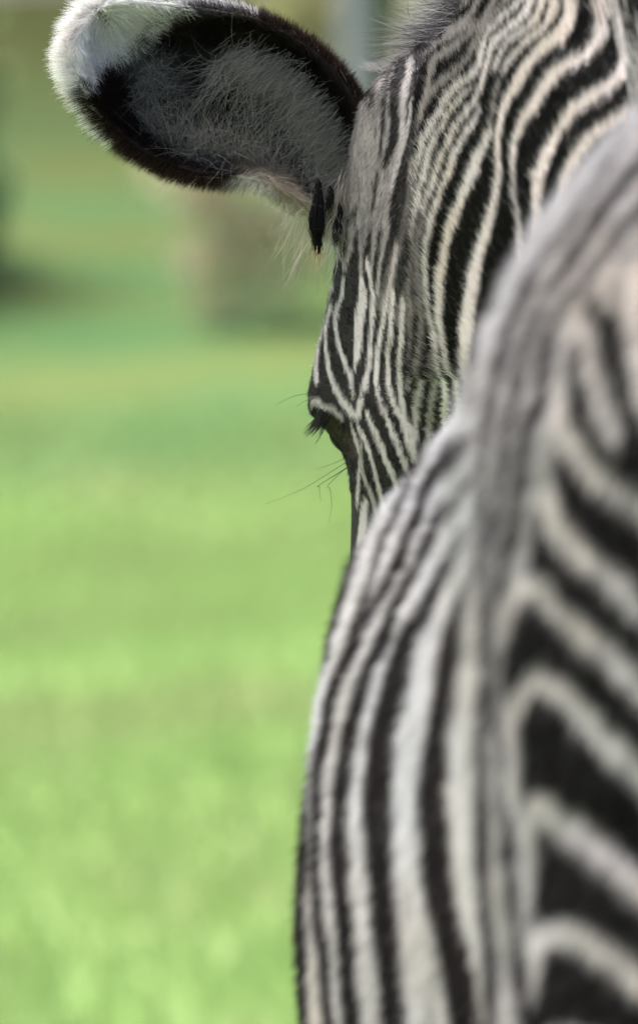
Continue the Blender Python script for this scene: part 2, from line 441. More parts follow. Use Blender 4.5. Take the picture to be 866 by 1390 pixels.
# ---- head and neck
H = Coat(BLK)
H.ok[H.inside([(300, -200), (1100, -200), (1100, 220), (880, 220), (840, 280), (790, 360), (740, 450), (715, 560), (640, 700), (590, 800), (540, 860), (300, 900)])] = 1
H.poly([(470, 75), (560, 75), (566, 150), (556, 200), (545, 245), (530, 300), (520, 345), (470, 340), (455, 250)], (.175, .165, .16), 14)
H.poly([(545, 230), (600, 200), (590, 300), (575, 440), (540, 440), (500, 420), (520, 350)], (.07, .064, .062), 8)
W = [  # white bands on the neck: colour, points (x, y, width)
 (WHT, [(960, 60, 22), (900, 125, 20), (866, 149, 19), (837, 170, 19), (809, 189, 18), (791, 208, 18), (775, 233, 17), (765, 256, 16), (757, 290, 15), (752, 340, 15)]),
 (WHT, [(816, -120, 16), (822, -40, 15), (826, 0, 15), (838, 30, 15), (846, 69, 16), (843, 102, 18), (827, 123, 19), (804, 138, 19), (781, 154, 18), (763, 178, 18), (750, 200, 18), (739, 220, 18), (731, 249, 18), (728, 279, 17), (728, 302, 16), (728, 360, 16)]),
 (WHT, [(800, -120, 20), (806, -30, 20), (810, 10, 20), (815, 35, 20), (812, 58, 20), (799, 77, 19), (777, 91, 18), (754, 106, 18), (740, 126, 18), (724, 153, 16), (708, 179, 15), (698, 207, 11), (696, 237, 7), (699, 269, 5), (704, 306, 6), (705, 336, 7), (704, 380, 7)]),
 (WHT, [(770, -120, 24), (771, -20, 22), (771, 25, 21), (763, 52, 20), (747, 67, 19), (727, 85, 16), (712, 104, 15), (697, 133, 14), (685, 157, 12), (679, 180, 10), (676, 209, 8), (678, 239, 8), (676, 270, 10), (669, 303, 13), (658, 339, 16), (649, 378, 18), (642, 426, 18), (639, 472, 17), (638, 509, 15), (640, 570, 13)]),
 (WHT, [(752, -100, 14), (747, -20, 13), (749, 18, 13), (742, 39, 12), (729, 53, 10), (711, 70, 9), (694, 92, 8), (682, 110, 6)]),
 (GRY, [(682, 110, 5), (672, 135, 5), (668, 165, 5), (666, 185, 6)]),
 (WHT, [(666, 190, 7), (659, 208, 10), (650, 226, 14), (644, 245, 15), (632, 275, 15), (619, 309, 14), (610, 339, 13), (606, 369, 13), (603, 401, 14), (601, 428, 14), (603, 456, 11), (609, 479, 8), (615, 502, 7), (619, 523, 6), (622, 560, 6)]),
 (WHT, [(738, -100, 12), (734, -10, 11), (733, 20, 11), (724, 39, 10), (707, 52, 9), (690, 67, 8), (677, 88, 7), (668, 110, 4)]),
 (WHT, [(722, -100, 12), (719, -10, 11), (718, 16, 11), (704, 36, 11), (686, 52, 11), (670, 71, 10), (664, 88, 9), (658, 111, 8), (651, 136, 8), (641, 154, 8), (628, 172, 9), (618, 186, 9), (602, 220, 9), (595, 244, 8), (585, 272, 6), (577, 300, 5)]),
 (WHT, [(654, 158, 4), (641, 182, 8), (628, 204, 9), (619, 221, 10), (612, 244, 9), (602, 266, 9), (592, 298, 9), (586, 332, 8), (583, 369, 8), (583, 405, 8), (586, 430, 7), (593, 458, 8), (598, 482, 8), (602, 509, 8), (604, 540, 8), (604, 580, 8)]),
 (WHT, [(640, 130, 4), (632, 138, 7), (612, 162, 8), (596, 189, 8), (585, 212, 9), (579, 238, 8), (571, 270, 6), (564, 310, 6), (559, 350, 7)]),
 (WHT, [(706, -80, 10), (706, 0, 10), (704, 13, 9), (690, 26, 8), (669, 46, 8), (657, 65, 7), (651, 92, 7), (641, 112, 9), (619, 128, 10), (603, 150, 9), (594, 168, 9), (582, 186, 9), (573, 211, 8), (567, 232, 6), (560, 262, 5)]),
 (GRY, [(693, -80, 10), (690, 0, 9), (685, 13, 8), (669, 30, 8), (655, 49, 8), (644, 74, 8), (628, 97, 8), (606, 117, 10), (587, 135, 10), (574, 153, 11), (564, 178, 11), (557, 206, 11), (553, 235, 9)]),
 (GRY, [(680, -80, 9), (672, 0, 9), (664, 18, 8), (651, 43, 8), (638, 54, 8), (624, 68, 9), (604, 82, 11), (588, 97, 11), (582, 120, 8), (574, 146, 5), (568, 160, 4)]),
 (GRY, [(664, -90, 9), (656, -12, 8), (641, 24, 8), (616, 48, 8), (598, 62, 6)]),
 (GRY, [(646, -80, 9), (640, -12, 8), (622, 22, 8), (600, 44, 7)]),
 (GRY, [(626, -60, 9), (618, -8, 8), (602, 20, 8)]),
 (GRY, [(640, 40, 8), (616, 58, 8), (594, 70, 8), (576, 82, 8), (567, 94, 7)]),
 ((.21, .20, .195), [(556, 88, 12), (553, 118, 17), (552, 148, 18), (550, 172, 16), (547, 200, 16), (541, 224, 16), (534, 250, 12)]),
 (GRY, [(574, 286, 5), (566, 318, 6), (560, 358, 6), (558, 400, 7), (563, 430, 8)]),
 (GRY, [(583, 290, 4), (574, 330, 5), (571, 370, 6), (574, 410, 8), (577, 440, 8), (578, 469, 9), (573, 512, 10), (565, 550, 10), (562, 590, 10), (560, 620, 9)]),
]
for c, p in W: H.stroke([(x, y, w_ * .87) for x, y, w_ in p], tuple(1.22 * k_ for k_ in c), 2.0)  # neck bands lifted in colour, painting in the top light there
D_ = [ # dark bands near the ear base
 [(546, 80, 10), (542, 96, 13), (537, 115, 12), (534, 140, 10), (536, 170, 10), (533, 193, 10), (526, 211, 9), (521, 226, 5)],
 [(590, 78, 9), (576, 92, 12), (569, 112, 14), (566, 135, 11), (563, 158, 8), (556, 196, 9), (546, 236, 12), (542, 260, 15), (536, 298, 14), (526, 330, 12), (519, 358, 10), (514, 385, 7)],
 [(488, 92, 12), (494, 105, 18), (500, 118, 14), (506, 138, 5)], [(528, 92, 3), (522, 130, 4), (519, 170, 4), (516, 210, 3)], [(512, 235, 4), (508, 262, 5), (506, 285, 3)], [(560, 98, 3), (555, 130, 4), (551, 165, 3)],
 [(554, 320, 8), (552, 345, 14), (549, 366, 16), (542, 388, 10), (538, 410, 7)],
 [(517, 312, 6), (512, 326, 4)], [(478, 356, 10), (480, 338, 8), (485, 318, 4), (488, 304, 2)], [(496, 366, 9), (498, 344, 8), (501, 322, 5), (504, 306, 2)], [(509, 374, 7), (511, 350, 6), (514, 332, 3)], [(470, 345, 8), (470, 328, 5)], [(478, 292, 10), (482, 282, 6)],
]
for p in D_: H.stroke([(x, y, w_ * 1.3) for x, y, w_ in p], BLK, 2.5)
Cw = [ # face and cheek
 ((.2, .185, .18), [(489, 306, 7), (490, 330, 7), (489, 355, 6), (490, 380, 6)]), ((.2, .185, .18), [(506, 310, 6), (506, 335, 6), (504, 362, 6), (503, 385, 6)]), ((.22, .205, .2), [(528, 300, 9), (520, 335, 8), (514, 370, 7), (512, 400, 6)]),
 (GRY, [(476, 332, 10), (470, 348, 10), (466, 365, 9)]),
 (WHT, [(452, 384, 6), (444, 405, 6), (437, 435, 7), (434, 455, 8), (428, 488, 8), (429, 516, 9)]),
 (WHT, [(466, 380, 7), (462, 404, 8), (455, 428, 9), (456, 453, 9), (465, 486, 9), (474, 511, 8), (481, 540, 5)]),
 (WHT, [(450, 412, 5), (444, 431, 8), (441, 453, 8), (444, 492, 9), (453, 522, 11), (465, 543, 13), (476, 559, 14), (484, 566, 12)]),
 (WHT, [(490, 380, 8), (492, 405, 17), (487, 434, 20), (486, 464, 16), (481, 497, 7), (479, 508, 3)]),
 (WHT, [(497, 352, 6), (502, 380, 8), (506, 405, 9), (504, 441, 9), (502, 476, 9), (499, 505, 11), (494, 527, 12), (488, 550, 12), (485, 566, 9)]),
 (WHT, [(528, 392, 7), (522, 420, 8), (519, 440, 9), (513, 470, 9), (511, 504, 9), (513, 535, 9), (521, 556, 10), (530, 580, 10), (538, 600, 10), (548, 627, 10), (556, 645, 9), (566, 670, 9)]),
 (GRY, [(538, 330, 10), (532, 368, 9), (527, 392, 8), (516, 420, 5)]),
 (WHT, [(534, 392, 6), (532, 410, 9), (530, 446, 9), (526, 482, 9), (527, 519, 9), (534, 548, 9), (545, 570, 10), (552, 595, 10), (561, 620, 10), (570, 645, 9)]),
 (WHT, [(545, 405, 8), (546, 420, 11), (545, 452, 11), (542, 492, 10), (543, 529, 11), (548, 561, 11), (556, 590, 11), (564, 615, 10), (572, 640, 10)]),
 (GRY, [(566, 420, 7), (564, 446, 10), (559, 492, 10), (552, 534, 6)]),
 (GRY, [(592, 490, 7), (591, 515, 10), (586, 545, 12), (582, 580, 12), (580, 610, 11)]),
 (WHT, [(424, 546, 12), (440, 551, 13), (456, 559, 12), (464, 566, 7)]),
 (WHT, [(485, 574, 6), (490, 586, 7), (497, 602, 7), (508, 636, 8), (515, 668, 9), (522, 692, 9), (532, 730, 9)]),
 (WHT, [(476, 578, 5), (480, 590, 7), (484, 604, 7), (489, 620, 5)]),
 (GRY, [(489, 600, 4), (492, 641, 6), (503, 668, 9), (511, 705, 7), (520, 740, 7)]),
 (WHT, [(498, 562, 9), (507, 582, 10), (515, 602, 11), (527, 632, 11), (538, 661, 10), (548, 690, 9)]),
 (WHT, [(488, 622, 4), (486, 650, 6), (484, 690, 5)]),
 (WHT, [(496, 676, 7), (494, 690, 12), (491, 722, 16), (488, 765, 18), (488, 820, 18)]),
]
for c, p in Cw: H.stroke([(x, y, w_ * .68) for x, y, w_ in p], tuple(.74 * k_ for k_ in c) if c == WHT else c, 1.6)  # face whites greyed down, so the soft shade there is in the colour
H.stroke([(494, 536, 7), (499, 542, 11), (501, 550, 11), (503, 556, 7)], BLK, 2)
H.stroke([(424, 524, 10), (434, 533, 12), (446, 540, 9)], BLK, 2)
H.stroke([(446, 568, 8), (458, 578, 15), (470, 594, 14), (482, 618, 8)], (.03, .02, .015), 2)

# ---- body: haunch and barrel
B = Coat((.42, .41, .42))
B.ok[B.inside([(300, 480), (600, 480), (680, 300), (780, 160), (980, 60), (1000, 1480), (300, 1480)])] = 1
B.poly([(380, 480), (640, 480), (648, 560), (650, 800), (655, 1000), (665, 1480), (360, 1480)], (.53, .528, .545))
RIGHT = [(838, 352), (808, 392), (790, 420), (783, 470), (782, 520), (764, 575), (752, 625), (742, 660), (730, 700), (716, 770), (700, 830), (688, 870), (688, 925), (704, 960), (711, 1000), (711, 1060), (728, 1110), (733, 1140), (734, 1220), (722, 1260), (716, 1300), (722, 1480), (1100, 1480), (1100, 352)]
B.poly(RIGHT, BLK, 1)
Hw = [
 [(836, 310, 24), (830, 345, 24), (829, 378, 22), (836, 404, 18)],
 [(868, 360, 44), (872, 400, 44), (880, 460, 42), (890, 520, 40), (905, 560, 40)],
 [(792, 400, 14), (796, 425, 22), (804, 455, 24), (814, 490, 25), (822, 525, 26), (832, 560, 24), (843, 587, 16)],
 [(757, 450, 10), (762, 500, 12), (766, 545, 20), (778, 580, 28), (797, 611, 31), (824, 640, 31), (866, 668, 31), (920, 700, 32)],
 [(748, 640, 18), (752, 668, 26), (764, 700, 32), (787, 730, 32), (823, 761, 29), (866, 800, 30), (920, 845, 32)],
 [(690, 835, 12), (712, 795, 20), (732, 775, 26), (750, 796, 28), (781, 828, 27), (818, 861, 28), (866, 908, 30), (920, 960, 32)],
 [(697, 1090, 12), (697, 1020, 16), (699, 965, 20), (714, 920, 26), (736, 904, 28), (763, 920, 30), (790, 948, 30), (823, 984, 31), (866, 1024, 31), (920, 1075, 32)],
 [(723, 1225, 14), (720, 1170, 16), (720, 1120, 20), (738, 1078, 32), (752, 1090, 36), (786, 1114, 35), (823, 1142, 34), (866, 1181, 33), (920, 1230, 32)],
 [(727, 1330, 24), (731, 1285, 26), (748, 1252, 32), (786, 1254, 32), (823, 1277, 32), (866, 1308, 33), (920, 1350, 33)],
 [(735, 1470, 26), (742, 1425, 30), (764, 1398, 34), (802, 1405, 34), (866, 1446, 34), (920, 1480, 34)],
]
for p in Hw: B.stroke([(x, y, w_ * .95) for x, y, w_ in p], (.58, .555, .555), 3)
Hd = [ # thin dark bands folded round the edge of the haunch
 [(960, 150, 9), (900, 200, 9), (866, 235, 9), (841, 265, 10), (816, 298, 10), (796, 326, 10), (772, 362, 7), (755, 388, 3)],
 [(866, 180, 4), (830, 235, 5), (796, 283, 5), (771, 316, 6), (744, 352, 7), (726, 389, 8), (705, 431, 8), (692, 472, 9), (679, 522, 9), (669, 568, 8), (666, 610, 7), (661, 657, 7), (657, 700, 6), (654, 760, 4)],
 [(930, 225, 8), (880, 280, 8), (849, 306, 8), (828, 337, 9), (812, 362, 8), (782, 395, 6), (757, 436, 7), (745, 470, 7), (735, 505, 6)],
 [(763, 370, 5), (739, 415, 7), (721, 467, 8), (709, 516, 10), (703, 552, 10), (690, 604, 9), (682, 657, 8), (674, 709, 8), (671, 752, 7), (662, 810, 6), (658, 883, 5)],
 [(760, 445, 5), (757, 480, 7), (752, 509, 9), (749, 527, 11), (730, 558, 12), (718, 604, 11), (708, 657, 11), (699, 712, 11), (690, 765, 9), (677, 810, 8), (673, 857, 7), (676, 925, 7), (681, 960, 8), (686, 1000, 6), (689, 1057, 6), (695, 1119, 10), (700, 1171, 10), (708, 1237, 11), (716, 1296, 12), (722, 1400, 12)],
 [(661, 900, 5), (661, 926, 8), (661, 991, 9), (660, 1057, 10), (661, 1106, 10), (662, 1171, 10), (668, 1237, 10), (674, 1289, 10), (682, 1380, 10)],
 [(690, 380, 4), (672, 430, 4), (660, 480, 4), (652, 540, 4)],
 [(770, 240, 3), (735, 300, 4), (706, 352, 4), (684, 410, 4)],
]
for p in Hd: B.stroke([(x, y, w_ * 1.65) for x, y, w_ in p], (.010, .007, .010), 3)
Bd = [ # dark bands down the barrel
 [(640, 700, 5), (628, 728, 6), (617, 755, 8), (594, 807, 14), (565, 849, 20), (549, 908, 25), (536, 963, 28), (528, 1000, 29), (522, 1069, 29), (524, 1138, 28), (528, 1208, 27), (535, 1298, 26), (545, 1400, 26)],
 [(640, 770, 6), (633, 811, 9), (626, 849, 15), (618, 894, 21), (611, 949, 26), (605, 1000, 29), (598, 1069, 31), (601, 1138, 31), (605, 1194, 31), (617, 1249, 30), (628, 1298, 34), (645, 1400, 34)],
 [(644, 632, 7), (617, 682, 8), (599, 718, 8), (583, 745, 8), (552, 804, 9), (525, 863, 11), (504, 915, 12), (490, 960, 12), (482, 1000, 13), (473, 1069, 14), (471, 1138, 15), (474, 1208, 15), (480, 1298, 15), (488, 1400, 15), (492, 1470, 15)],
 [(644, 580, 9), (622, 615, 10), (598, 655, 10), (578, 704, 10), (546, 768, 9), (518, 814, 9), (490, 866, 12), (469, 915, 11), (459, 956, 10), (451, 998, 10), (445, 1025, 10), (442, 1069, 10), (441, 1140, 10), (443, 1208, 10), (448, 1300, 10), (456, 1400, 10), (462, 1470, 10)],
 [(600, 600, 5), (566, 668, 6), (537, 728, 6), (508, 802, 6), (492, 840, 5)],
 [(560, 640, 4), (525, 700, 5), (496, 760, 5), (474, 815, 6), (461, 846, 8), (448, 894, 9), (434, 956, 9), (427, 1010, 9), (422, 1100, 9), (420, 1300, 10), (424, 1400, 10), (428, 1470, 10)],
 [(500, 720, 3), (470, 780, 4), (448, 850, 4), (430, 900, 5), (420, 980, 5), (411, 1100, 6), (404, 1300, 8), (402, 1400, 9), (404, 1470, 9)],
]
for p in Bd: B.stroke([(x, y, w_ * (1.4 if w_ > 16 else 1.75)) for x, y, w_ in p], (.010, .007, .007), 3)

# ---- ear (left)
E = Coat((.06, .055, .055))
E.ok[:] = 1
E.poly([(180, 70), (300, 60), (400, 100), (440, 170), (420, 240), (300, 226), (230, 205), (185, 150)], (.04, .04, .042), 3)
for c, p in [
 ((.12, .118, .12), [(205, 85, 30), (200, 130, 34), (205, 170, 34), (235, 200, 30), (275, 215, 26), (300, 205, 20)]),
 ((.075, .072, .073), [(240, 95, 40), (255, 140, 44), (270, 180, 36)]),
 ((.27, .255, .235), [(310, 70, 14), (350, 82, 30), (400, 115, 42), (434, 165, 46), (454, 215, 44), (462, 260, 42), (460, 292, 40)]),
 ((.012, .012, .014), [(262, 78, 16), (282, 98, 26), (300, 128, 34), (330, 155, 46), (365, 180, 44), (398, 202, 38), (410, 235, 28), (425, 262, 26), (430, 290, 20)]),  # hollow of the cup darkened, shade under the rim painted in
 ((.015, .015, .017), [(325, 105, 22), (350, 130, 20), (385, 150, 14)]),
 ((.30, .23, .16), [(318, 222, 8), (350, 226, 16), (385, 240, 22), (410, 262, 24), (425, 285, 18)]),
 ((.50, .46, .40), [(300, 240, 6), (345, 243, 10), (385, 260, 14), (415, 285, 14), (440, 315, 14)]),
 ((.02, .02, .021), [(408, 222, 24), (422, 248, 26), (431, 272, 24), (433, 292, 18)]),
]: E.stroke(p, c, 8)
EB = (.012, .008, .007)
E.stroke([(484, 300, 18), (497, 255, 24), (501, 215, 28), (489, 165, 34), (458, 116, 40), (412, 75, 44), (352, 46, 44), (292, 40, 38), (238, 52, 28), (212, 66, 12)], EB, 5)
E.stroke([(150, 88, 20), (148, 118, 54), (155, 150, 60), (178, 184, 54), (215, 210, 42), (258, 228, 30), (298, 236, 16), (320, 236, 6)], EB, 5)
E.poly([(20, -60), (380, -60), (310, -8), (260, 6), (222, 18), (200, 40), (184, 60), (160, 70), (132, 80), (116, 110), (108, 160), (100, 200), (20, 200)], (.80, .77, .76), 7)  # white tip, lightened past the coat white to paint in strong light
E.stroke([(136, 14, 4), (141, 19, 4), (150, 26, 2)], (.05, .04, .04), 3)
EAR = E

# ------------------------------------------------------------------ zebra body
TH = math.radians(7.6); CT, ST = math.cos(TH), math.sin(TH)
XR, Y0 = .31, 4.35
def Z(l, s, z):
    """zebra frame (right, forward, up) -> world"""
    l, s, z = np.broadcast_arrays(np.asarray(l, float), np.asarray(s, float), np.asarray(z, float))
    return np.stack([XR + l * CT - s * ST, Y0 + l * ST + s * CT, z], -1)
def unZ(p):
    x = p[:, 0] - XR; y = p[:, 1] - Y0
    return x * CT + y * ST, -x * ST + y * CT, p[:, 2]
PR_RUMP = np.array([(0, 0), (.012, .28), (.035, .45), (.08, .64), (.14, .80), (.22, .93), (.3, 1), (.45, .995), (.6, .95), (.75, .86), (.88, .6), (.96, .32), (1, 0)])
PR_BAR = np.array([(0, 0), (.012, .14), (.04, .27), (.1, .48), (.15, .62), (.2, .745), (.25, .84), (.3, .895), (.4, .95), (.55, 1), (.7, .97), (.85, .75), (.95, .42), (1, 0)])
def loft(rings):
    n = len(rings[0]); V = np.concatenate(rings); F = []
    for i in range(len(rings) - 1):
        for k in range(n):
            F.append((i * n + k, i * n + (k + 1) % n, (i + 1) * n + (k + 1) % n, (i + 1) * n + k))
    F.append(tuple(range(n))[::-1]); F.append(tuple((len(rings) - 1) * n + k for k in range(n)))
    return V, F
def dense(tab, n):
    a = np.asarray(tab, float)
    t = np.linspace(a[0, 0], a[-1, 0], n)
    # monotone-ish smooth interpolation
    out = [t]
    for k in range(1, a.shape[1]):
        m = np.gradient(a[:, k], a[:, 0])
        i = np.clip(np.searchsorted(a[:, 0], t, side='right') - 1, 0, len(a) - 2)
        h = a[i + 1, 0] - a[i, 0]; u = (t - a[i, 0]) / h
        out.append((2*u**3-3*u**2+1) * a[i, k] + (u**3-2*u**2+u) * h * m[i] + (-2*u**3+3*u**2) * a[i+1, k] + (u**3-u**2) * h * m[i+1])
    return np.stack(out, 1)
pieces = []
TORSO = [ # s, ztop, zbottom, half width, rump(0)..barrel(1)
 (-.33, 1.36, 1.10, .05, 0), (-.28, 1.44, 1.0, .125, 0), (-.2, 1.50, .92, .18, 0), (-.1, 1.532, .87, .218, 0), (0, 1.54, .84, .234, 0), (.12, 1.527, .82, .228, 0),
 (.25, 1.495, .80, .203, .3), (.4, 1.45, .77, .205, .8), (.6, 1.425, .75, .220, 1), (.8, 1.41, .74, .215, 1), (1.0, 1.385, .75, .176, .9), (1.14, 1.34, .80, .14, .6), (1.28, 1.30, .88, .10, .4), (1.36, 1.22, 1.0, .05, .3)]
rings = []
fz = (1 - np.cos(np.linspace(0, np.pi, 25))) / 2
for s, zt, zb, hw, k in dense(TORSO, 48):
    k = min(max(k, 0), 1)
    pr = np.interp(fz, PR_RUMP[:, 0], PR_RUMP[:, 1]) * (1 - k) + np.interp(fz, PR_BAR[:, 0], PR_BAR[:, 1]) * k
    z = zt + (zb - zt) * fz
    r = np.concatenate([np.stack([pr * hw, z], 1), np.stack([-pr[-2:0:-1] * hw, z[-2:0:-1]], 1)])
    rings.append(Z(r[:, 0], s, r[:, 1]))
pieces.append(loft(rings))
def ell_loft(tab, n=28, cnt=40):
    """rows: t, l, s, z, half lateral, half in-plane"""
    d = dense(tab, cnt); R = []
    for i in range(len(d)):
        a = d[min(i + 1, len(d) - 1)] - d[max(i - 1, 0)]
        ax = np.array([a[2], a[3]]); ax /= np.linalg.norm(ax)
        ps, pz = -ax[1], ax[0]
        an = np.linspace(0, 2 * np.pi, n, endpoint=False)
        c = np.cos(an) * d[i, 4]; v = np.sin(an) * d[i, 5]
        R.append(Z(d[i, 1] + c, d[i, 2] + ps * v, d[i, 3] + pz * v))
    return loft(R)
pieces.append(ell_loft([(0, .02, 1.0, 1.22, .085, .24), (.2, .035, 1.17, 1.375, .09, .245), (.4, .04, 1.33, 1.445, .085, .195), (.55, .03, 1.46, 1.46, .08, .165), (.7, .01, 1.58, 1.42, .075, .138), (.8, 0, 1.65, 1.40, .07, .13)]))
# head: t, l, s, z of the section centre line; half width; front and back extents
HEAD = [ # z, s centre, half width, front, back
 (1.57, 1.63, .02, .02, .03), (1.56, 1.63, .042, .045, .06), (1.535, 1.63, .066, .065, .085), (1.50, 1.635, .072, .08, .10), (1.45, 1.64, .076, .09, .12), (1.40, 1.65, .085, .10, .14), (1.36, 1.66, .094, .105, .145), (1.335, 1.665, .099, .105, .15), (1.322, 1.668, .099, .105, .15),
 (1.312, 1.67, .087, .10, .15), (1.300, 1.672, .074, .097, .15), (1.285, 1.675, .066, .095, .15), (1.25, 1.685, .064, .09, .145), (1.2, 1.70, .062, .085, .125), (1.14, 1.72, .056, .075, .09), (1.08, 1.735, .05, .065, .07), (1.03, 1.75, .05, .06, .065), (.995, 1.755, .046, .05, .06), (.975, 1.76, .025, .03, .035)]
R = []
for z, s, hw, f, b in HEAD:
    an = np.linspace(0, 2 * np.pi, 32, endpoint=False)
    c, q = np.cos(an), np.sin(an)
    base = np.interp(-z, [-1.57, -1.56, -1.535, -1.50, -1.45, -1.40, -1.36, -1.33, -1.30, -1.28, -1.25, -1.20, -1.14, -1.08, -.99, -.97],
                     [.02, .042, .066, .072, .074, .077, .079, .079, .075, .070, .064, .062, .056, .05, .046, .025])
    kf = np.clip((q + .35) / .75, 0, 1); kf = kf * kf * (3 - 2 * kf)      # the brow juts out in front only
    lx = np.sign(c) * np.abs(c) ** .8 * (base * (1 - kf) + hw * kf)
    # narrower towards the jaw, which keeps the cheek turned to the back
    sy = np.where(q > 0, q * f, q * b)
    lx = lx * (1 - .3 * np.clip(-q, 0, 1) ** 2)
    R.append(Z(lx, s + sy, z - .25 * sy * 0))
pieces.append(loft(R))
for sg in (-1, 1):
    pieces.append(ell_loft([(0, sg * .11, -.06, 1.15, .10, .2), (.15, sg * .125, -.02, .98, .095, .18), (.3, sg * .125, .02, .82, .075, .125), (.45, sg * .12, -.06, .66, .055, .075), (.6, sg * .115, -.17, .5, .042, .055), (.8, sg * .112, -.16, .3, .03, .034), (.95, sg * .112, -.15, .13, .034, .038), (1.05, sg * .112, -.12, .07, .036, .04), (1.12, sg * .112, -.11, 0.0, .05, .055)], 16, 36))
    pieces.append(ell_loft([(0, sg * .08, 1.02, 1.1, .06, .13), (.15, sg * .105, 1.02, .92, .068, .115), (.3, sg * .12, 1.01, .78, .055, .075), (.5, sg * .115, 1.02, .6, .042, .05), (.62, sg * .112, 1.03, .46, .04, .044), (.8, sg * .11, 1.02, .28, .028, .031), (.95, sg * .11, 1.02, .13, .034, .036), (1.05, sg * .11, 1.04, .07, .035, .038), (1.12, sg * .11, 1.05, 0.0, .05, .052)], 16, 36))
pieces.append(ell_loft([(0, 0, -.24, 1.43, .035, .035), (.1, 0, -.34, 1.40, .032, .03), (.2, 0, -.40, 1.30, .026, .024), (.4, 0, -.42, 1.1, .02, .018), (.6, 0, -.42, .9, .012, .012)], 12, 24))
V, F = [], []
for v, f in pieces:
    o = len(V); V.extend([tuple(q) for q in v]); F.extend([tuple(i + o for i in q) for q in f])
me0 = bpy.data.meshes.new('zebra_blank'); me0.from_pydata(V, [], F)
bm = bmesh.new(); bm.from_mesh(me0); bmesh.ops.recalc_face_normals(bm, faces=bm.faces); bm.to_mesh(me0); bm.free()
tmp = bpy.data.objects.new('zebra_blank', me0); col.objects.link(tmp)
md = tmp.modifiers.new('r', 'REMESH'); md.mode = 'VOXEL'; md.voxel_size = .0045; md.use_smooth_shade = True
ms = tmp.modifiers.new('s', 'SMOOTH'); ms.iterations = 9; ms.factor = .5
dg = bpy.context.evaluated_depsgraph_get()
body_me = bpy.data.meshes.new_from_object(tmp.evaluated_get(dg))
bpy.data.objects.remove(tmp)
body_me.name = 'body'

ROOT = empty('zebra', Z(0, .4, 0))
tag(ROOT, 'black and white striped zebra standing with its back turned and head lowered, ear swivelled backwards', 'zebra')
def adopt(o, parent=None):
    p = parent or ROOT
    o.parent = p
    o.matrix_parent_inverse = Matrix.Translation(-Vector(ROOT.location)) if p is ROOT else Matrix.Identity(4)
    return o

# coat colour for any point of the hide
def generic_coat(l, s, z, p):
    al = np.abs(l)
    warp = (vnoise(p, 3.0) - .5) * .10 + (vnoise(p, 9.0) - .5) * .03
    torso = np.sin(2 * np.pi * (s + .25 * (z - 1.1) * np.clip((.3 - s) / .5, -.2, 1) + warp) / .075)
    haun = np.sin(2 * np.pi * (z + .6 * s + warp) / .085)
    k = np.clip((s - .1) / .15, 0, 1)
    v = np.where(k > .5, torso, haun)
    v = np.where(z < .80, np.sin(2 * np.pi * (z + warp * .5) / .055), v)
    v = np.where((al < .035) & (z > 1.38) & (s < 1.0), -1, v)       # spinal stripe
    v = np.where((z < .84) & (z > .62) & (al < .17) & (s > .25) & (s < .9), 1, v)  # white belly
    headp = s > 1.55
    v = np.where(headp, np.sin(2 * np.pi * (al * 1.2 + .35 * (1.6 - z) + warp * .4) / .028), v)
    a = np.clip(.5 + v * 2.2 + .2, 0, 1)[:, None]
    c = np.array(BLK) * (1 - a) + np.array(WHT) * a
    c = np.where(((s > 1.6) & (z < 1.09))[:, None], np.array([[.05, .045, .042]]), c)
    c = np.where((z < .055)[:, None], np.array([[.03, .028, .026]]), c)
    return c
def coat(p, n):
    l, s, z = unZ(p)
    out = generic_coat(l, s, z, p)
    done = np.zeros(len(p), bool)
    jit = (vec_noise(p, 160.0)[:, :2] * .8 + vec_noise(p, 420.0)[:, :2] * .6)
    for mirror in (False, True):
        q = Z(-l, s, z) if mirror else p
        ln, sn = n[:, 0] * CT + n[:, 1] * ST, -n[:, 0] * ST + n[:, 1] * CT
        if mirror: nn = np.stack([-ln * CT - sn * ST, -ln * ST + sn * CT, n[:, 2]], 1)
        else: nn = n
        px, py, D = project(q)
        vis = ((CAMP - q) / np.linalg.norm(CAMP - q, axis=1)[:, None] * nn).sum(1) > -.12
        if mirror: vis &= (l > 0)
        px = px + jit[:, 0]; py = py + jit[:, 1]
        hc, ho = H.look(px, py); bc, bo = B.look(px, py)
        hd = (s > 1.05) | ((s > .72) & (z > 1.40))
        bo = bo * (py + (vnoise(p, 11.0) - .5) * 260 < 1500)
        c = np.where(hd[:, None], hc, bc); ok = np.where(hd, ho, bo) > .5
        use = vis & ok & ~done
        out[use] = c[use]; done |= use
    return out

nv = len(body_me.vertices)
co = np.empty(nv * 3, np.float32); body_me.vertices.foreach_get('co', co); co = co.reshape(-1, 3).astype(float)
# brow ledge, eye socket and cheek relief on both sides of the head
l, s, z = unZ(co)
def bump(l0, s0, z0, r, amt, dirv):
    global co
    for sg in (-1, 1):
        d2 = (l - sg * l0) ** 2 + (s - s0) ** 2 + (z - z0) ** 2
        g = np.exp(-d2 / (2 * r * r)) * amt
        dv = Z(sg * dirv[0], dirv[1], dirv[2]) - Z(0, 0, 0)
        co = co + g[:, None] * dv
bump(.085, 1.66, 1.305, .014, -.006, (1, 0, 0))
bump(.07, 1.56, 1.30, .035, .006, (1, -.3, 0))
co += vec_noise(co, 22.0) * .0012
body_me.vertices.foreach_set('co', co.reshape(-1).astype(np.float32)); body_me.update()
nn = np.empty(nv * 3, np.float32); body_me.vertices.foreach_get('normal', nn); nn = nn.reshape(-1, 3).astype(float)
def set_coat(me, c, dom='POINT'):
    a = me.attributes.new('coat', 'FLOAT_COLOR', dom)
    a.data.foreach_set('color', np.c_[c, np.ones(len(c))].astype(np.float32).reshape(-1))
set_coat(body_me, coat(co, nn) * .8)
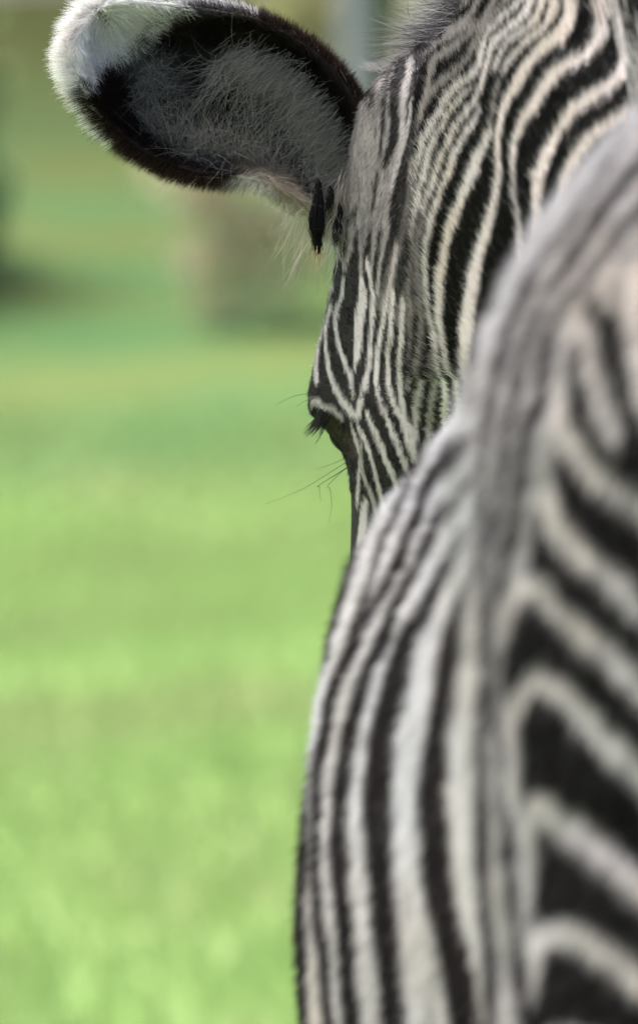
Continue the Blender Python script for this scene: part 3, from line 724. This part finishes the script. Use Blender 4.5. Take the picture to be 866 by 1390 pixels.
def coat_mat(name, rough, spec, hair=False):
    m, t, b = new_mat(name)
    at = t.nodes.new('ShaderNodeAttribute'); at.attribute_name = 'coat'
    t.links.new(at.outputs['Color'], b.inputs['Base Color'])
    b.inputs['Roughness'].default_value = rough
    b.inputs['Specular IOR Level'].default_value = spec
    if hair:
        tr = t.nodes.new('ShaderNodeBsdfTranslucent'); t.links.new(at.outputs['Color'], tr.inputs['Color'])
        mix = t.nodes.new('ShaderNodeMixShader'); mix.inputs[0].default_value = .3
        t.links.new(b.outputs[0], mix.inputs[1]); t.links.new(tr.outputs[0], mix.inputs[2])
        t.links.new(mix.outputs[0], t.nodes['Material Output'].inputs['Surface'])
    return m
M_skin = coat_mat('hide', .8, .15)
M_hair = coat_mat('hair', .55, .1, True)
body_me.materials.clear(); body_me.materials.append(M_skin)
body = bpy.data.objects.new('body', body_me); col.objects.link(body); adopt(body)

# ------------------------------------------------------------------ fur
def hair_object(name, pts, rad, colr, parent=None):
    """pts (n,k,3), rad (k,) or (n,k), colr (n,3)"""
    n, k = pts.shape[:2]
    hc = bpy.data.hair_curves.new(name)
    hc.add_curves([k] * n)
    hc.attributes['position'].data.foreach_set('vector', pts.reshape(-1).astype(np.float32))
    ra = hc.attributes.get('radius') or hc.attributes.new('radius', 'FLOAT', 'POINT')
    ra.data.foreach_set('value', np.broadcast_to(rad, (n, k)).reshape(-1).astype(np.float32))
    ca = hc.attributes.new('coat', 'FLOAT_COLOR', 'CURVE')
    ca.data.foreach_set('color', np.c_[colr, np.ones(n)].astype(np.float32).reshape(-1))
    hc.materials.append(M_hair)
    o = bpy.data.objects.new(name, hc); col.objects.link(o)
    adopt(o, parent)
    return o
def tris_of(me):
    me.calc_loop_triangles()
    t = np.empty(len(me.loop_triangles) * 3, np.int32); me.loop_triangles.foreach_get('vertices', t)
    return t.reshape(-1, 3)
def scatter(co, nn, tri, dens_fn):
    a, b, c = co[tri[:, 0]], co[tri[:, 1]], co[tri[:, 2]]
    area = np.linalg.norm(np.cross(b - a, c - a), axis=1) / 2
    ctr = (a + b + c) / 3; cn = nn[tri].mean(1); cn /= np.linalg.norm(cn, axis=1)[:, None] + 1e-9
    cnt = rng.poisson(area * 1e4 * dens_fn(ctr, cn))
    idx = np.repeat(np.arange(len(tri)), cnt)
    u = rng.random((len(idx), 2)); f = u.sum(1) > 1; u[f] = 1 - u[f]
    p = a[idx] + (b - a)[idx] * u[:, :1] + (c - a)[idx] * u[:, 1:]
    w0 = 1 - u.sum(1)
    n = nn[tri[idx, 0]] * w0[:, None] + nn[tri[idx, 1]] * u[:, :1] + nn[tri[idx, 2]] * u[:, 1:]
    return p, n / (np.linalg.norm(n, axis=1)[:, None] + 1e-9)
def strands(p, n, flow, lift, length, k=4, bend=.35, rough=.25):
    """root points, normals, flow vectors -> curved strands lying along the flow"""
    t = flow - (flow * n).sum(1)[:, None] * n
    t /= np.linalg.norm(t, axis=1)[:, None] + 1e-6
    cl = vec_noise(p, 300.0) * .55 + vec_noise(p, 70.0) * .25
    d0 = n * lift[:, None] + t + cl * .7 + rng.normal(0, rough, p.shape)
    d0 /= np.linalg.norm(d0, axis=1)[:, None]
    d1 = d0 * .8 + t * bend + [0, 0, -.05] + rng.normal(0, rough * .6, p.shape)
    d1 += n * np.clip(.02 - (d1 * n).sum(1), 0, 1)[:, None]
    d1 /= np.linalg.norm(d1, axis=1)[:, None]
    out = [p - n * .0012]
    for i in range(1, k):
        u = i / (k - 1)
        st = d0 * (1 - u) + d1 * u
        out.append(out[-1] + st * (length / (k - 1))[:, None])
    return np.stack(out, 1)
tri = tris_of(body_me)
def dens(c, n):
    l, s, z = unZ(c)
    v = CAMP - c; v /= np.linalg.norm(v, axis=1)[:, None]
    face = (v * n).sum(1)
    px, py, D = project(c)
    inv = (px > -60) & (px < 930) & (py > -60) & (py < 1450)
    head = (s > 1.12) | ((s > .72) & (z > 1.40))
    base = np.where(head, np.where((px < 620) & (py > 300), 230, 140), 55.0)
    hidden_by_haunch = head & (px > 560) & (py > 640 - (px - 640) * 1.9 + 60) & (px > 500)
    lo = np.where(head, 14, 5.0)
    return np.where(inv & (face > -.35) & ~hidden_by_haunch, base, lo) * (z > .06)
p, n = scatter(co, nn, tri, dens)
l, s, z = unZ(p)
px, py, D = project(p)
head = (s > 1.12) | ((s > .72) & (z > 1.40))
k = np.clip((py - 430) / 190, 0, 1)
flow = np.where(((s > 1.05) | ((s > .72) & (z > 1.40)))[:, None], np.stack([-.3 - .3 * np.sin(np.pi * k), -.1 + 0 * k, .8 - 1.6 * k], 1), np.stack([-.1 + 0 * k, -.25 + 0 * k, -1 + 0 * k], 1))
# the neck hair lies up and to the left, the rump hair back and down
lift = np.where(head, .36, .6)
length = np.where(head, .0066, .0125) * (.65 + .7 * rng.random(len(p)))
neck = ((s > 1.05) | ((s > .72) & (z > 1.40))) & (px > 560) & (py < 520)
length = np.where(neck, length * 1.35, length)
face = head & ~neck; length = np.where(face, length * .58, length); lift = np.where(face, .24, lift)
earb = head & (px + rng.normal(0, 8, len(p)) < 545) & (py > 60) & (py + rng.normal(0, 18, len(p)) < 318) & (D < 6.1); length = np.where(earb, .0065 * (.6 + .7 * rng.random(len(p))), length)
flow = np.where(earb[:, None], np.array([[-.35, -.3, -.9]]), flow)
low = (s > 1.6) & (z < 1.27); length = np.where(low, length * .55, length)
pts = strands(p, n, flow, lift, length)
c = coat(p, n)
lum = c.mean(1)
clump = np.where(head, vnoise(p, 380.0) * .5 + vnoise(p, 900.0) * .5, vnoise(p * [1, 1, .35], 210.0) * 1.3 - .15)
c = c * np.clip(np.where(earb, .5, .68) + np.where(earb, 1.0, .64) * clump + rng.normal(0, .17, len(c)), .2, 1.7)[:, None]
dust = np.clip((vnoise(p, 5.0) * .6 + vnoise(p, 17.0) * .4 - .42) * 2.2, 0, 1)[:, None] * (lum > .2)[:, None] * (~head)[:, None]
c = c * (1 - dust * np.array([[.06, .12, .2]]))
warm = np.clip((vnoise(p, 14.0) - .35) * 1.6, 0, 1)[:, None] * (lum > .25)[:, None] * head[:, None]
c = c * (1 - warm * np.array([[.02, .06, .14]]))
c = np.clip(c + np.where((rng.random(len(c)) < .03)[:, None] & (lum < .1)[:, None], .12, 0), .004, .9)
hk = np.linspace(1, .12, 4)
rad = np.where(head, .00019, .0003)[:, None] * hk[None, :]
fur = hair_object('fur', pts, rad, c)
print('fur strands', len(p))

# ------------------------------------------------------------------ ears
UPR = [(484, 300), (497, 262), (501, 215), (491, 160), (462, 108), (415, 62), (350, 28), (285, 14), (215, 4), (160, 2), (122, 22), (104, 60)]
LOW = [(436, 318), (424, 290), (398, 264), (358, 244), (310, 236), (268, 232), (222, 218), (184, 196), (152, 168), (126, 130), (110, 95), (104, 60)]
NU, NVV = 70, 36
def ear_grid():
    U_ = resample(UPR, NU); L_ = resample(LOW, NU)
    v = np.linspace(0, 1, NVV)
    u = np.linspace(0, 1, NU)
    xy = U_[:, None, :] * (1 - v)[None, :, None] + L_[:, None, :] * v[None, :, None]
    cup = np.interp(u, [0, .15, .4, .7, .9, 1], [.045, .062, .06, .042, .02, .004])
    prof = (4 * v * (1 - v)) ** .75
    lip = np.exp(-((v - .0) / .05) ** 2) + np.exp(-((v - 1.0) / .05) ** 2)
    Dp = 5.965 + np.interp(u, [0, .2, 1], [.02, -.005, .0])[:, None] + cup[:, None] * prof[None, :] + lip[None, :] * .004
    return P(xy[..., 0], xy[..., 1], Dp), xy, u, v
G, GXY, uu, vv_ = ear_grid()
def grid_normals(G):
    a = np.gradient(G, axis=0); b = np.gradient(G, axis=1)
    n = np.cross(a, b); n /= np.linalg.norm(n, axis=2)[..., None] + 1e-9
    return n
GN = grid_normals(G)
if (GN * (CAMP - G)).sum() < 0: GN = -GN
def mirror_pts(V):
    l, s_, z = unZ(V.reshape(-1, 3))
    return Z(-l, s_, z).reshape(V.shape)
def build_ear(mirror):
    T = .0055
    th = T * (.35 + .65 * np.sqrt(np.clip(4 * vv_ * (1 - vv_), 0, 1)))[None, :, None] * (.4 + .6 * np.sqrt(np.clip(1 - uu, 0, 1)))[:, None, None]
    inner, outer = G, G - GN * th
    pts_in, pts_out = inner.reshape(-1, 3), outer.reshape(-1, 3)
    V = np.concatenate([pts_in, pts_out]); n = NU * NVV
    F = []
    for i in range(NU - 1):
        for j in range(NVV - 1):
            a, b, c_, d = i * NVV + j, i * NVV + j + 1, (i + 1) * NVV + j + 1, (i + 1) * NVV + j
            F.append((a, b, c_, d)); F.append((a + n, d + n, c_ + n, b + n))
    for i in range(NU - 1):
        for j in (0, NVV - 1):
            a, b = i * NVV + j, (i + 1) * NVV + j
            F.append((a, b, b + n, a + n) if j == 0 else (b, a, a + n, b + n))
    for i in (0, NU - 1):
        for j in range(NVV - 1):
            a, b = i * NVV + j, i * NVV + j + 1
            F.append((b, a, a + n, b + n) if i == 0 else (a, b, b + n, a + n))
    N = np.concatenate([GN.reshape(-1, 3), -GN.reshape(-1, 3)])
    px, py, D = project(V)
    cin, _ = EAR.look(px, py)
    # the outside of the ear: white with a dark band below the tip
    uo = np.repeat(uu, NVV)
    cb = np.where(((uo > .5) & (uo < .78))[:, None], np.array([EB]), np.array([WHT]))
    C = cin.copy(); C[n:] = cb
    edge = np.zeros(n, bool).reshape(NU, NVV); edge[:, :2] = True; edge[:, -2:] = True; edge[-4:] = True
    C[n:][edge.ravel()] = cin[n:][edge.ravel()]
    if mirror:
        V = mirror_pts(V)
        F = [f[::-1] for f in F]
    me = bpy.data.meshes.new('ear'); me.from_pydata([tuple(x) for x in V], [], F); me.validate()
    me.polygons.foreach_set('use_smooth', [True] * len(me.polygons))
    bm = bmesh.new(); bm.from_mesh(me); bmesh.ops.recalc_face_normals(bm, faces=bm.faces); bm.to_mesh(me); bm.free()
    set_coat(me, C * .9)
    me.materials.append(M_skin)
    o = bpy.data.objects.new('ear', me); col.objects.link(o); adopt(o)
    return o, V, C
ear_l, EV, EC = build_ear(False)
ear_r, EV2, EC2 = build_ear(True)

# ear fur: rim hair stands out from the edge, the inside is short and woolly
def ear_fur():
    n = NU * NVV
    P_, N_, L_, Fl, C_, Lf = [], [], [], [], [], []
    def lerp_grid(A, fu, fv):
        i = np.clip(fu.astype(int), 0, NU - 2); j = np.clip(fv.astype(int), 0, NVV - 2)
        a = (fu - i)[:, None]; b = (fv - j)[:, None]
        return (A[i, j] * (1 - a) * (1 - b) + A[i + 1, j] * a * (1 - b) + A[i, j + 1] * (1 - a) * b + A[i + 1, j + 1] * a * b)
    ctr = np.array([300, 135.0])
    # 1 inside and lip
    m = 90000
    fu = rng.random(m) ** .9 * (NU - 1); fv = rng.random(m) * (NVV - 1)
    p = lerp_grid(G, fu, fv); nrm = lerp_grid(GN, fu, fv)
    px, py, D = project(p)
    c, _ = EAR.look(px + rng.normal(0, 4.5, m), py + rng.normal(0, 4.5, m))
    edge = np.minimum(fv, NVV - 1 - fv) / (NVV - 1)
    rimk = np.clip(1 - edge / .16, 0, 1); rimk = np.maximum(rimk, np.clip((fu / (NU - 1) - .82) / .15, 0, 1))
    out = np.stack([px - 290, 0 * px, -(py - 130)], 1); out /= np.linalg.norm(out, axis=1)[:, None]
    inw = vec_noise(p, 45.0) * .9 + np.stack([-.45 + 0 * px, 0 * px, -.35 + 0 * px], 1)
    fl = out * rimk[:, None] + inw * (1 - rimk)[:, None]
    white_tip = c.mean(1) > .4
    ln = np.where(rimk > .4, .0095, .009) * (.6 + .8 * rng.random(m))
    ln = np.where(white_tip & (px < 260), .010 * (.6 + .8 * rng.random(m)), ln)
    tipflow = np.stack([px - 138, 0 * px, -(py - 17)], 1); tipflow /= np.linalg.norm(tipflow, axis=1)[:, None] + 1e-6
    fl = np.where((white_tip & (px < 260))[:, None], tipflow, fl)
    S1 = strands(p, nrm, fl, np.where(rimk > .4, .45, .55), ln, 5, .5, .35)
    c1 = c
    # 2 edge fringe
    m = 34000
    fu = rng.random(m) * (NU - 1)
    up = rng.random(m) < .5
    fv = np.where(up, 0, NVV - 1) + np.where(up, 1, -1) * np.abs(rng.normal(0, .6, m))
    fv = np.clip(fv, 0, NVV - 1)
    p = lerp_grid(G, fu, fv); nrm = lerp_grid(GN, fu, fv) * .5
    p = p - lerp_grid(GN, fu, fv) * (rng.random(m) * .005)[:, None]
    px, py, D = project(p)
    Um = resample(UPR, NU); Lm = resample(LOW, NU)
    iu = np.clip(fu.astype(int), 0, NU - 2)
    tu = np.where(up[:, None], Um[iu + 1] - Um[iu], Lm[iu + 1] - Lm[iu]); tu /= np.linalg.norm(tu, axis=1)[:, None] + 1e-9
    no = np.stack([-tu[:, 1], tu[:, 0]], 1)
    sg = np.sign((no * np.stack([px - 290, py - 130], 1)).sum(1)); sg[sg == 0] = 1
    no *= sg[:, None]
    # at the base the outward side is below and right
    d2 = no * .9 + tu * .45 * np.where(up, 1, 1)[:, None] + rng.normal(0, .18, (m, 2))
    dirw = np.stack([d2[:, 0], rng.normal(.1, .35, m), -d2[:, 1]], 1)
    dirw /= np.linalg.norm(dirw, axis=1)[:, None]
    c, _ = EAR.look(px + rng.normal(0, 2, m), py + rng.normal(0, 2, m))
    u_ = fu / (NU - 1)
    ln = np.interp(u_, [0, .15, .35, .6, .8, 1], [.010, .009, .009, .010, .015, .017]) * (.45 + .85 * rng.random(m))
    low_white = (~up) & (u_ > .06) & (u_ + rng.normal(0, .025, m) < .32)
    c = np.where(low_white[:, None], np.array([[.62, .58, .52]]), c)
    ln = np.where(low_white, np.interp(u_, [.05, .12, .25, .34], [.012, .011, .007, .003]) * (.5 + rng.random(m)), ln)
    backw = (~up) & (u_ > .68) | (up & (u_ > .55))
    far = backw & (rng.random(m) < .75)
    c = np.where(far[:, None], np.array([[.82, .79, .78]]), c)  # pale fringe, its white raised to paint in the same strong light
    dirw = np.where(far[:, None], dirw + [-.35, .25, .1], dirw)
    p = p + np.where(far[:, None], np.array([[0, .004, 0]]), 0)
    dirw /= np.linalg.norm(dirw, axis=1)[:, None]
    kk = 5
    pts = [p]
    drift = vec_noise(p, 120.0) * .25
    for i in range(1, kk):
        pts.append(pts[-1] + (dirw + drift * i / kk + [0, 0, -.05 * i]) * (ln / (kk - 1))[:, None])
    S2 = np.stack(pts, 1)
    c2 = c
    # rusty tips on part of the dark rim hair
    rust = (c2.mean(1) < .05) & (rng.random(m) < .35)
    c2 = np.where(rust[:, None], np.array([[.07, .035, .022]]), c2)
    # 3 outside of the ear
    m = 14000
    fu = rng.random(m) * (NU - 1); fv = rng.random(m) * (NVV - 1)
    p = lerp_grid(G, fu, fv) - lerp_grid(GN, fu, fv) * .004; nrm = -lerp_grid(GN, fu, fv)
    uo = fu / (NU - 1)
    c3 = np.where(((uo > .5) & (uo < .76))[:, None], np.array([EB]), np.array([WHT]))
    fl = np.tile(np.array([[-.8, 0, .25]]), (m, 1))
    S3 = strands(p, nrm, fl, np.full(m, .4), .009 * (.6 + .7 * rng.random(m)), 5, .4, .2)
    allp = np.concatenate([S1, S2, S3]); allc = np.concatenate([c1, c2, c3])
    allc = np.clip(allc * (1 + rng.normal(0, .2, len(allc)))[:, None], .003, .9)
    return allp, allc
ep, ec = ear_fur()
hair_object('ear_fur', ep, np.linspace(1, .1, 5)[None, :] * .00017, ec)
hair_object('ear_fur', mirror_pts(ep[::4]), np.linspace(1, .1, 5)[None, :] * .00032, ec[::4])

# long wisps inside the ear, the dark lobe at its notch, and the pale tufts below
def poly_hair(roots, dirs, lens, curl, cols, k=9, gravity=.12):
    n = len(roots)
    pts = [roots]; d = dirs / np.linalg.norm(dirs, axis=1)[:, None]
    for i in range(1, k):
        d = d + curl / k + np.array([0, 0, -gravity / k])
        d /= np.linalg.norm(d, axis=1)[:, None]
        pts.append(pts[-1] + d * (lens / (k - 1))[:, None])
    return np.stack(pts, 1), cols
W_p, W_c = [], []
def add_wisps(pxy, D, dxy, ln, colr, curl=.5, spread=.25, grav=.1):
    n = len(pxy)
    r = P(pxy[:, 0], pxy[:, 1], np.broadcast_to(D, n))
    d = np.stack([dxy[:, 0], rng.normal(-.15, .2, n), -dxy[:, 1]], 1) + rng.normal(0, spread, (n, 3))
    p_, c_ = poly_hair(r, d, ln, rng.normal(0, curl, (n, 3)), np.broadcast_to(colr, (n, 3)), 9, grav)
    W_p.append(p_); W_c.append(c_ * (1 + rng.normal(0, .15, n))[:, None])
def on_line(pts, n, jit=4):
    a = catmull(pts, 1.0)
    i = rng.integers(0, len(a), n)
    return a[i][:, :2] + rng.normal(0, jit, (n, 2))
n = 700   # from the upper wall, falling left-down across the hollow
q = on_line([(300, 80), (350, 95), (400, 130), (430, 175), (445, 220)], n, 12)
add_wisps(q, 5.992, np.tile([-.55, .75], (n, 1)), .024 + .030 * rng.random(n), (.29, .275, .25), 1.0, .28)
n = 650   # from the lower edge, rising and curling left
q = on_line([(230, 205), (270, 215), (300, 208), (330, 218), (380, 235)], n, 9)
add_wisps(q, 5.99, np.tile([-.15, -1.0], (n, 1)), .022 + .034 * rng.random(n), (.28, .262, .235), 1.5, .45, -.1)
n = 520   # grey tangle near the tip
q = on_line([(205, 90), (200, 140), (215, 180), (250, 200)], n, 14)
add_wisps(q, 5.985, np.tile([.7, -.1], (n, 1)), .014 + .02 * rng.random(n), (.13, .128, .13), 1.8, .6, 0)
n = 1500   # woolly upper inner wall
q = on_line([(340, 70), (400, 108), (440, 160), (462, 215), (466, 265)], n, 14)
add_wisps(q, 5.975, np.tile([-.75, .55], (n, 1)), .012 + .014 * rng.random(n), (.23, .22, .2), .7, .25)
n = 500   # pale base of the ear above the cheek
q = on_line([(470, 240), (468, 275), (462, 300), (480, 305), (500, 300)], n, 9)
add_wisps(q, 5.962, np.tile([-.15, .95], (n, 1)), .012 + .014 * rng.random(n), (.30, .27, .235), .5, .25)
n = 260   # cream lower edge
q = on_line([(345, 236), (370, 243), (395, 258), (408, 276)], n, 5)
add_wisps(q, 5.965, np.tile([.55, .75], (n, 1)), .012 + .012 * rng.random(n), (.30, .25, .19), .5, .3)
WP, WC = np.concatenate(W_p), np.concatenate(W_c); W_p.clear(); W_c.clear()
hair_object('ear_tuft', WP, np.linspace(1, .15, 9)[None, :] * .00013, WC)
n = 46    # long pale strands hanging under the ear
q = on_line([(385, 272), (405, 290), (420, 310), (432, 330)], n, 4)
add_wisps(q, 5.96, np.tile([-.42, .95], (n, 1)), .018 + .034 * rng.random(n), (.46, .42, .33), .5, .16, .3)
n = 16
q = on_line([(425, 330), (436, 338)], n, 3)
add_wisps(q, 5.955, np.tile([-.15, 1.0], (n, 1)), .015 + .028 * rng.random(n), (.48, .36, .2), .3, .13, .1)
n = 40
q = on_line([(446, 300), (455, 320), (462, 330)], n, 3)
add_wisps(q, 5.962, np.tile([-.12, 1.0], (n, 1)), .012 + .02 * rng.random(n), (.6, .57, .5), .4, .15)
WP, WC = np.concatenate(W_p), np.concatenate(W_c)
hair_object('ear_tuft', WP, np.linspace(1, .2, 9)[None, :] * .0002, WC)
# dark lobes: clumped hair that swells and closes to a point
def lobe(pts, wd, D, n, name):
    a = resample(pts, 10); t = np.linspace(0, 1, 10)
    wv = np.interp(t, [0, .25, .5, .66, .78, 1], [.3, .6, 1, .9, .4, .1]) * wd / 2
    ang = rng.random(n) * 2 * np.pi; rr = np.sqrt(rng.random(n))
    ox = np.cos(ang) * rr; oy = np.sin(ang) * rr * .6
    X = a[None, :, 0] + ox[:, None] * wv[None, :] + np.cumsum(rng.normal(0, .8, (n, 10)), 1); Yp = np.repeat(a[None, :, 1], n, 0) + rng.normal(0, 5.0, (n, 1)) + np.cumsum(rng.normal(0, .25, (n, 10)), 1)
    Dd = D + oy[:, None] * wv[None, :] / 2000
    stop = .75 + .25 * rng.random(n)
    p_ = P(X, Yp, Dd)
    c_ = np.tile(np.array([[.012, .011, .012]]), (n, 1)) * (1 + rng.normal(0, .4, n))[:, None]
    c_ = np.where((rng.random(n) < .02)[:, None], np.array([[.1, .09, .07]]), c_)
    return hair_object(name, p_, np.linspace(1, .3, 10)[None, :] * .00022, np.clip(c_, .004, 1))
lobe([(433, 256), (432, 276), (430, 296), (430, 316), (432, 336)], 19, 5.955, 520, 'ear_lobe_tuft')
lobe([(462, 285), (460, 300), (457, 316), (456, 326)], 9, 5.956, 140, 'ear_lobe_tuft')
lobe([(449, 262), (448, 272), (446, 284)], 10, 5.955, 120, 'ear_lobe_tuft')

# ------------------------------------------------------------------ forelock, mane, tail tuft
F_p, F_c = [], []
n = 1800
q = on_line([(602, 66), (625, 52), (642, 34), (654, 14), (662, -8)], n, 5)
t = rng.random(n)
r = P(q[:, 0], q[:, 1], 5.965 + .05 * rng.random(n))
d = np.stack([-np.ones(n), rng.normal(.1, .25, n), rng.normal(.12, .25, n)], 1)
ln = .018 + .042 * rng.random(n)
p_, c_ = poly_hair(r, d, ln, rng.normal(0, .35, (n, 3)), np.zeros((n, 3)), 9, .35)
g = np.where((vnoise(r, 160.0) > .56)[:, None], np.array([[.42, .41, .42]]), np.array([[.05, .045, .045]]))
F_p.append(p_); F_c.append(g)
n = 500
q = on_line([(500, 92), (530, 92), (556, 86), (580, 76), (604, 64)], n, 3)
r = P(q[:, 0], q[:, 1], 5.975 + .04 * rng.random(n))
d = np.stack([-.75 * np.ones(n), rng.normal(0, .2, n), rng.normal(.5, .2, n)], 1)
p_, c_ = poly_hair(r, d, .004 + .008 * rng.random(n), rng.normal(0, .4, (n, 3)), np.zeros((n, 3)), 9, .2)
F_p.append(p_); F_c.append(np.tile(np.array([[.32, .31, .30]]), (n, 1)))
FP, FC = np.concatenate(F_p), np.concatenate(F_c)
hair_object('forelock', FP, np.linspace(1, .12, 9)[None, :] * .00018, np.clip(FC * (1 + rng.normal(0, .2, len(FC)))[:, None], .01, .9))
# mane: stiff upright hair along the crest
def crest():
    l, s, z = unZ(co)
    ss = np.linspace(.92, 1.52, 160); out = []
    for x in ss:
        m = (np.abs(s - x) < .012)
        i = np.argmax(np.where(m, z, -9)); out.append(co[i])
    out = np.array(out)
    ker = np.ones(7) / 7
    for k in range(3): out[:, k] = np.convolve(np.pad(out[:, k], 3, mode='edge'), ker, 'valid')
    return out, ss
CR, css = crest()
n = 14000
fi = rng.random(n) * (len(CR) - 1); i0 = np.clip(fi.astype(int), 0, len(CR) - 2); f = (fi - i0)[:, None]
r = CR[i0] * (1 - f) + CR[i0 + 1] * f
side = rng.normal(0, .009, n)
r = r + np.stack([side * CT, side * ST, -np.abs(side) * .4 - .004], 1)
sv = np.interp(fi, np.arange(len(CR)), css)
ln = np.interp(sv, [.92, 1.05, 1.35, 1.52], [.03, .085, .09, .035]) * (.8 + .35 * rng.random(n))
d = np.stack([side * 6 * CT - .05, -.15 + 0 * side, np.ones(n)], 1) + rng.normal(0, .07, (n, 3))
p_, c_ = poly_hair(r, d, ln, rng.normal(0, .12, (n, 3)), np.zeros((n, 3)), 6, .05)
st = np.sin(2 * np.pi * sv / .062) > -.1
cm = np.where(st[:, None], np.array([WHT]), np.array([BLK]))
hair_object('mane', p_, np.linspace(1, .3, 6)[None, :] * .0004, np.clip(cm * (1 + rng.normal(0, .2, n))[:, None], .005, .9))
n = 2500
tt = rng.random(n)
r = Z(rng.normal(0, .008, n), -.42 + rng.normal(0, .008, n), 1.1 - .2 * tt)
d = np.stack([rng.normal(0, .12, n), rng.normal(0, .12, n), -np.ones(n)], 1)
p_, c_ = poly_hair(r, d, .3 + .2 * rng.random(n), rng.normal(0, .1, (n, 3)), np.zeros((n, 3)), 7, .1)
hair_object('tail_tuft', p_, np.linspace(1, .3, 7)[None, :] * .0005, np.tile(np.array([[.02, .018, .017]]), (n, 1)))

# ------------------------------------------------------------------ eyes, lashes, whiskers
me_, te, be = new_mat('eye')
lw = te.nodes.new('ShaderNodeTexNoise'); lw.inputs['Scale'].default_value = 60
rr_ = te.nodes.new('ShaderNodeValToRGB')
rr_.color_ramp.elements[0].color = (.003, .0025, .002, 1); rr_.color_ramp.elements[1].color = (.006, .004, .003, 1)
te.links.new(lw.outputs['Fac'], rr_.inputs['Fac']); te.links.new(rr_.outputs[0], be.inputs['Base Color'])
be.inputs['Roughness'].default_value = .45; be.inputs['Specular IOR Level'].default_value = .06
def eye_mesh():
    bm = bmesh.new()
    bmesh.ops.create_uvsphere(bm, u_segments=32, v_segments=20, radius=.017)
    for v in bm.verts:
        k = max(0, v.co.z / .017)
        v.co.z += .003 * k ** 3
    for f in bm.faces: f.smooth = True
    m = bpy.data.meshes.new('eye'); bm.to_mesh(m); bm.free(); m.materials.append(me_)
    return m
em = eye_mesh()
ce = P(485, 586, 6.03)
le, se, ze = unZ(ce[None, :])
for sg in (1, -1):
    c_ = Z(le[0] * sg, se[0], ze[0])
    o = bpy.data.objects.new('eye', em); col.objects.link(o)
    adopt(o)
    dv = Z(-sg, .55, -.1) - Z(0, 0, 0)
    o.location = Vector(c_); o.rotation_euler = Vector(dv).to_track_quat('Z', 'Y').to_euler()
L_p, L_c, L_r = [], [], []
n = 90
q = on_line([(434, 556), (440, 560), (447, 565)], n, 1.5)
r = P(q[:, 0], q[:, 1], 5.965 + .03 * rng.random(n))
d = np.stack([-.35 + rng.normal(0, .12, n), rng.normal(.2, .15, n), -1 + 0 * q[:, 0]], 1)
p_, _ = poly_hair(r, d, .012 + .010 * rng.random(n), np.tile([-.4, 0, .3], (n, 1)), None, 9, .0)
hair_object('eyelash', p_, np.linspace(1, .2, 9)[None, :] * .0003, np.tile(np.array([[.02, .018, .018]]), (n, 1)))
n = 14
q = on_line([(470, 600), (476, 608), (480, 618)], n, 1.5)
r = P(q[:, 0], q[:, 1], 5.97 + .02 * rng.random(n))
d = np.stack([-1 + 0 * q[:, 0], rng.normal(.1, .2, n), rng.normal(-.25, .2, n)], 1)
p_, _ = poly_hair(r, d, .004 + .005 * rng.random(n), np.zeros((n, 3)), None, 9, -.3)
hair_object('eyelash', p_, np.linspace(1, .2, 9)[None, :] * .0002, np.tile(np.array([[.03, .025, .02]]), (n, 1)))
wl = []
for pts in [[(478, 622), (450, 640), (410, 664), (361, 684)], [(477, 618), (455, 628), (430, 637)], [(480, 628), (462, 640), (446, 650)],
            [(424, 534), (405, 536), (388, 542), (374, 550)], [(425, 540), (412, 545), (402, 552)],
            [(446, 650), (449, 672), (450, 690), (446, 710)], [(434, 655), (434, 668), (436, 680)],
            [(556, 22), (553, 8), (556, -8)], [(548, 14), (540, 13), (529, 10)]]:
    a = resample([(x, y) for x, y in pts], 10)
    wl.append(P(a[:, 0], a[:, 1], np.full(10, 5.985)))
# the two hanging whiskers spring from the cheek like the others
wl[5][0] = P(480, 626, 5.99); wl[6][0] = P(480, 630, 5.99)
hair_object('whisker', np.array(wl), np.linspace(1, .35, 10)[None, :] * .00018, np.tile(np.array([[.05, .05, .045]]), (len(wl), 1)))
